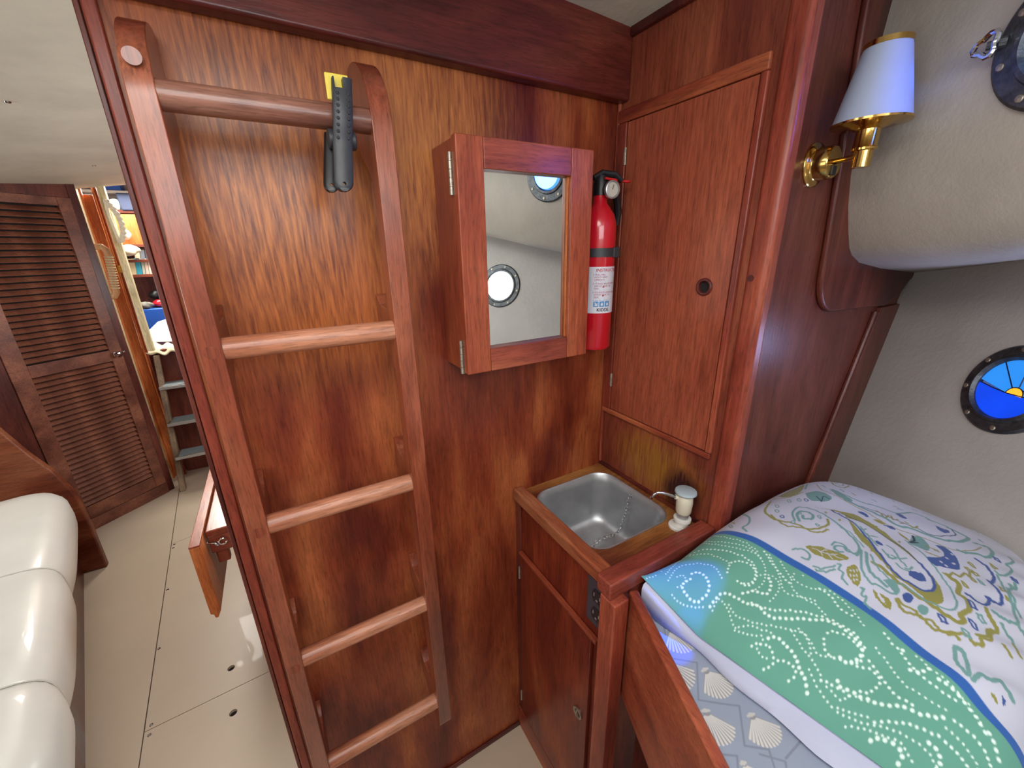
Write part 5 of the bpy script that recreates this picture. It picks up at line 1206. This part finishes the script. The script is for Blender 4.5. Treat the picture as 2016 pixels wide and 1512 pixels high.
# shelves beyond
YS = 4.15
shf = thing('bookshelf', 'wooden shelf unit in the aft space full of books and gear', 'shelf', (-0.6, YS + 0.1, 0.9))
for py in (414, 481, 511, 541): 
    z = at(265, py, 1, YS).z; bx('shelf_board', MW['shelf'], shf, -1.2, 0.2, YS, YS + 0.20, z - 0.02, z, 0.002)
z1_, z2_ = at(265, 483, 1, YS).z, at(265, 416, 1, YS).z
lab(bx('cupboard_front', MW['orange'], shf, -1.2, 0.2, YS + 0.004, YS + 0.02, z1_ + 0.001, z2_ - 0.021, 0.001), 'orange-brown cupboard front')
bx('back_board', MW['darkz'], shf, -1.2, 0.2, YS + 0.2, YS + 0.22, 0.0, z2_, 0.001)
zb1 = at(265, 541, 1, YS).z
cols = [(252, 266, stringm, 'cream'), (266, 277.5, tealb, 'teal'), (278, 284, plain('grey_green_book', srgb(168, 176, 158), 0.6), 'grey-green'), (284.5, 291, plain('pinkish_book', srgb(206, 182, 168), 0.6), 'pinkish'), (291.5, 300, plain('cream_book', srgb(218, 206, 180), 0.6), 'pale cream'), (300.5, 307, whitep, 'white'), (307.5, 318, plain('tan_book', srgb(190, 160, 130), 0.6), 'tan')]
for a, b, m_, nm in cols:
    xa = at(a, 538, 1, YS).x + 0.004; xb_ = at(b, 538, 1, YS).x + 0.003; h = 0.115 if nm != 'teal' else 0.12
    sh = 0.012
    t = thing('book', nm + ' book leaning in the row on the lower bookshelf', 'book', ((xa + xb_) / 2, YS + 0.05, zb1), 'books in the lower row of the aft bookshelf')
    MB().hexa([(xa, YS + 0.02, zb1), (xb_, YS + 0.02, zb1), (xb_, YS + 0.13, zb1), (xa, YS + 0.13, zb1)], [(xa + sh, YS + 0.02, zb1 + h), (xb_ + sh, YS + 0.02, zb1 + h), (xb_ + sh, YS + 0.13, zb1 + h), (xa + sh, YS + 0.13, zb1 + h)]).build('cover', m_, t, 0.002)
zb2 = at(265, 511, 1, YS).z
for a, b, m_, nm in ((262, 273, plain('faded_book', srgb(196, 170, 140), 0.6), 'faded tan'), (273.5, 283, plain('slate_book', srgb(92, 96, 104), 0.6), 'slate grey'), (283.5, 296, plain('dark_book', srgb(62, 60, 66), 0.6), 'charcoal')):
    xa = at(a, 508, 1, YS).x + 0.004; xb_ = at(b, 508, 1, YS).x + 0.003
    t = thing('book', nm + ' book on the upper bookshelf beside the cream bundle', 'book', ((xa + xb_) / 2, YS + 0.05, zb2), 'books in the upper row of the aft bookshelf')
    MB().hexa([(xa, YS + 0.02, zb2), (xb_, YS + 0.02, zb2), (xb_, YS + 0.13, zb2), (xa, YS + 0.13, zb2)], [(xa + 0.01, YS + 0.02, zb2 + 0.07), (xb_ + 0.01, YS + 0.02, zb2 + 0.07), (xb_ + 0.01, YS + 0.13, zb2 + 0.07), (xa + 0.01, YS + 0.13, zb2 + 0.07)]).build('cover', m_, t, 0.002)
def blob(name, mat, label, cat, c, r, sc, wob=0.12, n=20):
    mb = MB().ball((0, 0, 0), 1, n)
    for i, v in enumerate(mb.v):
        k = 1 + wob * math.sin(3.1 * v.x + 2.3 * v.z + c.x * 9) * math.cos(2.7 * v.y + 1.7 * v.z); mb.v[i] = Vector(c) + Vector((v.x * r * sc[0] * k, v.y * r * sc[1] * k, v.z * r * sc[2] * k))
    return tag(mb.build(name, mat, None, smooth=True, ang=80), label, cat)
blob('bundle', clothm, 'cream cloth bundle below the rope on the upper bookshelf', 'bundle', at(252, 493, 1, YS - 0.06), 0.05, (1.2, 1, 0.75), 0.25)
p = at(252, 398, 1, YS + 0.02); tag(MB().hexa([(p.x - 0.045, YS - 0.01, z2_ + 0.001), (p.x + 0.09, YS - 0.01, z2_ + 0.001), (p.x + 0.09, YS + 0.09, z2_ + 0.001), (p.x - 0.045, YS + 0.09, z2_ + 0.001)], [(p.x - 0.055, YS, z2_ + 0.125), (p.x + 0.085, YS, z2_ + 0.12), (p.x + 0.085, YS + 0.08, z2_ + 0.12), (p.x - 0.055, YS + 0.08, z2_ + 0.125)]).build('bag', navy, None, 0.014, 4), 'dark navy boxy bag standing on top of the shelf unit', 'bag')
blob('bag', plain('white_plastic_bag', srgb(214, 214, 206), 0.5, 0, 0.05, 20, 0.3, 40), 'white bag slumped left of the navy bag', 'bag', at(225, 404, 1, YS + 0.03), 0.05, (0.85, 0.8, 0.8), 0.2)
p = at(216, 369, 1, YS + 0.1); tag(MB().box(p.x - 0.075, p.x + 0.075, YS + 0.02, YS + 0.14, p.z - 0.03, p.z + 0.04).build('box', bluep, None, 0.004), 'blue box high up under the aft ceiling', 'box')
p = at(225, 379, 1, YS + 0.1); tag(MB().box(p.x - 0.3, p.x + 0.6, YS, YS + 0.2, p.z - 0.012, p.z + 0.004).build('shelf_board', whitep, None, 0.002), 'thin white shelf carrying the blue box', 'shelf')
tag(MB().box(*[q for q in (at(283, 635, 1, 4.0).x, at(283, 635, 1, 4.0).x + 0.4, 4.02, 4.12, 0.926, 1.145)]).build('bin', bluep, None, 0.008), 'bright blue plastic bin behind the white papers', 'bin')
blob('bag', red, 'small red bag above the blue bin', 'bag', at(313, 597, 1, YS - 0.05), 0.036, (1.1, 1, 0.8), 0.1)
blob('bundle', plain('grey_gear', srgb(120, 118, 108), 0.7, 0, 0.5, 25, 0.3, 50), 'grey bundle of gear left of the red bag', 'bundle', at(286, 601, 1, YS - 0.10), 0.034, (1.3, 0.8, 0.75), 0.25)
blob('bag', blackp, 'black bag on the shelf above the red bag', 'bag', at(306, 580, 1, YS + 0.08), 0.05, (0.8, 0.8, 0.7), 0.15)
blob('purse', plain('pink_grey_cloth', srgb(180, 150, 140), 0.8), 'small pinkish pouch hanging by the rope coil', 'pouch', at(249, 462, 1, YS - 0.03), 0.035, (0.7, 0.6, 1.0), 0.2)
# rope
rp = [at(a, b, 1, 3.385) for a, b in ((209, 396), (221, 408), (233, 425), (240, 442), (243, 458), (241, 470), (237, 476))]
mb = MB()
fine_ = []
for i in range(len(rp) - 1):
    for k in range(10): fine_.append(rp[i].lerp(rp[i + 1], k / 10))
for s_ in (0, PI):
    mb.tube([p + Vector((math.cos(i * 0.55 + s_), 0, math.sin(i * 0.55 + s_))) * 0.005 + Vector((0, math.sin(i * 0.55 + s_) * 0.005, 0)) for i, p in enumerate(fine_)], 0.0105, 8)
mb.tube([at(a, b, 1, 3.39) for a, b in ((206, 392), (215, 425), (226, 452), (236, 478))], 0.009, 8)
tag(mb.build('rope', ropem, None, smooth=True), 'thick white rope loop hanging beside the pale post', 'rope')
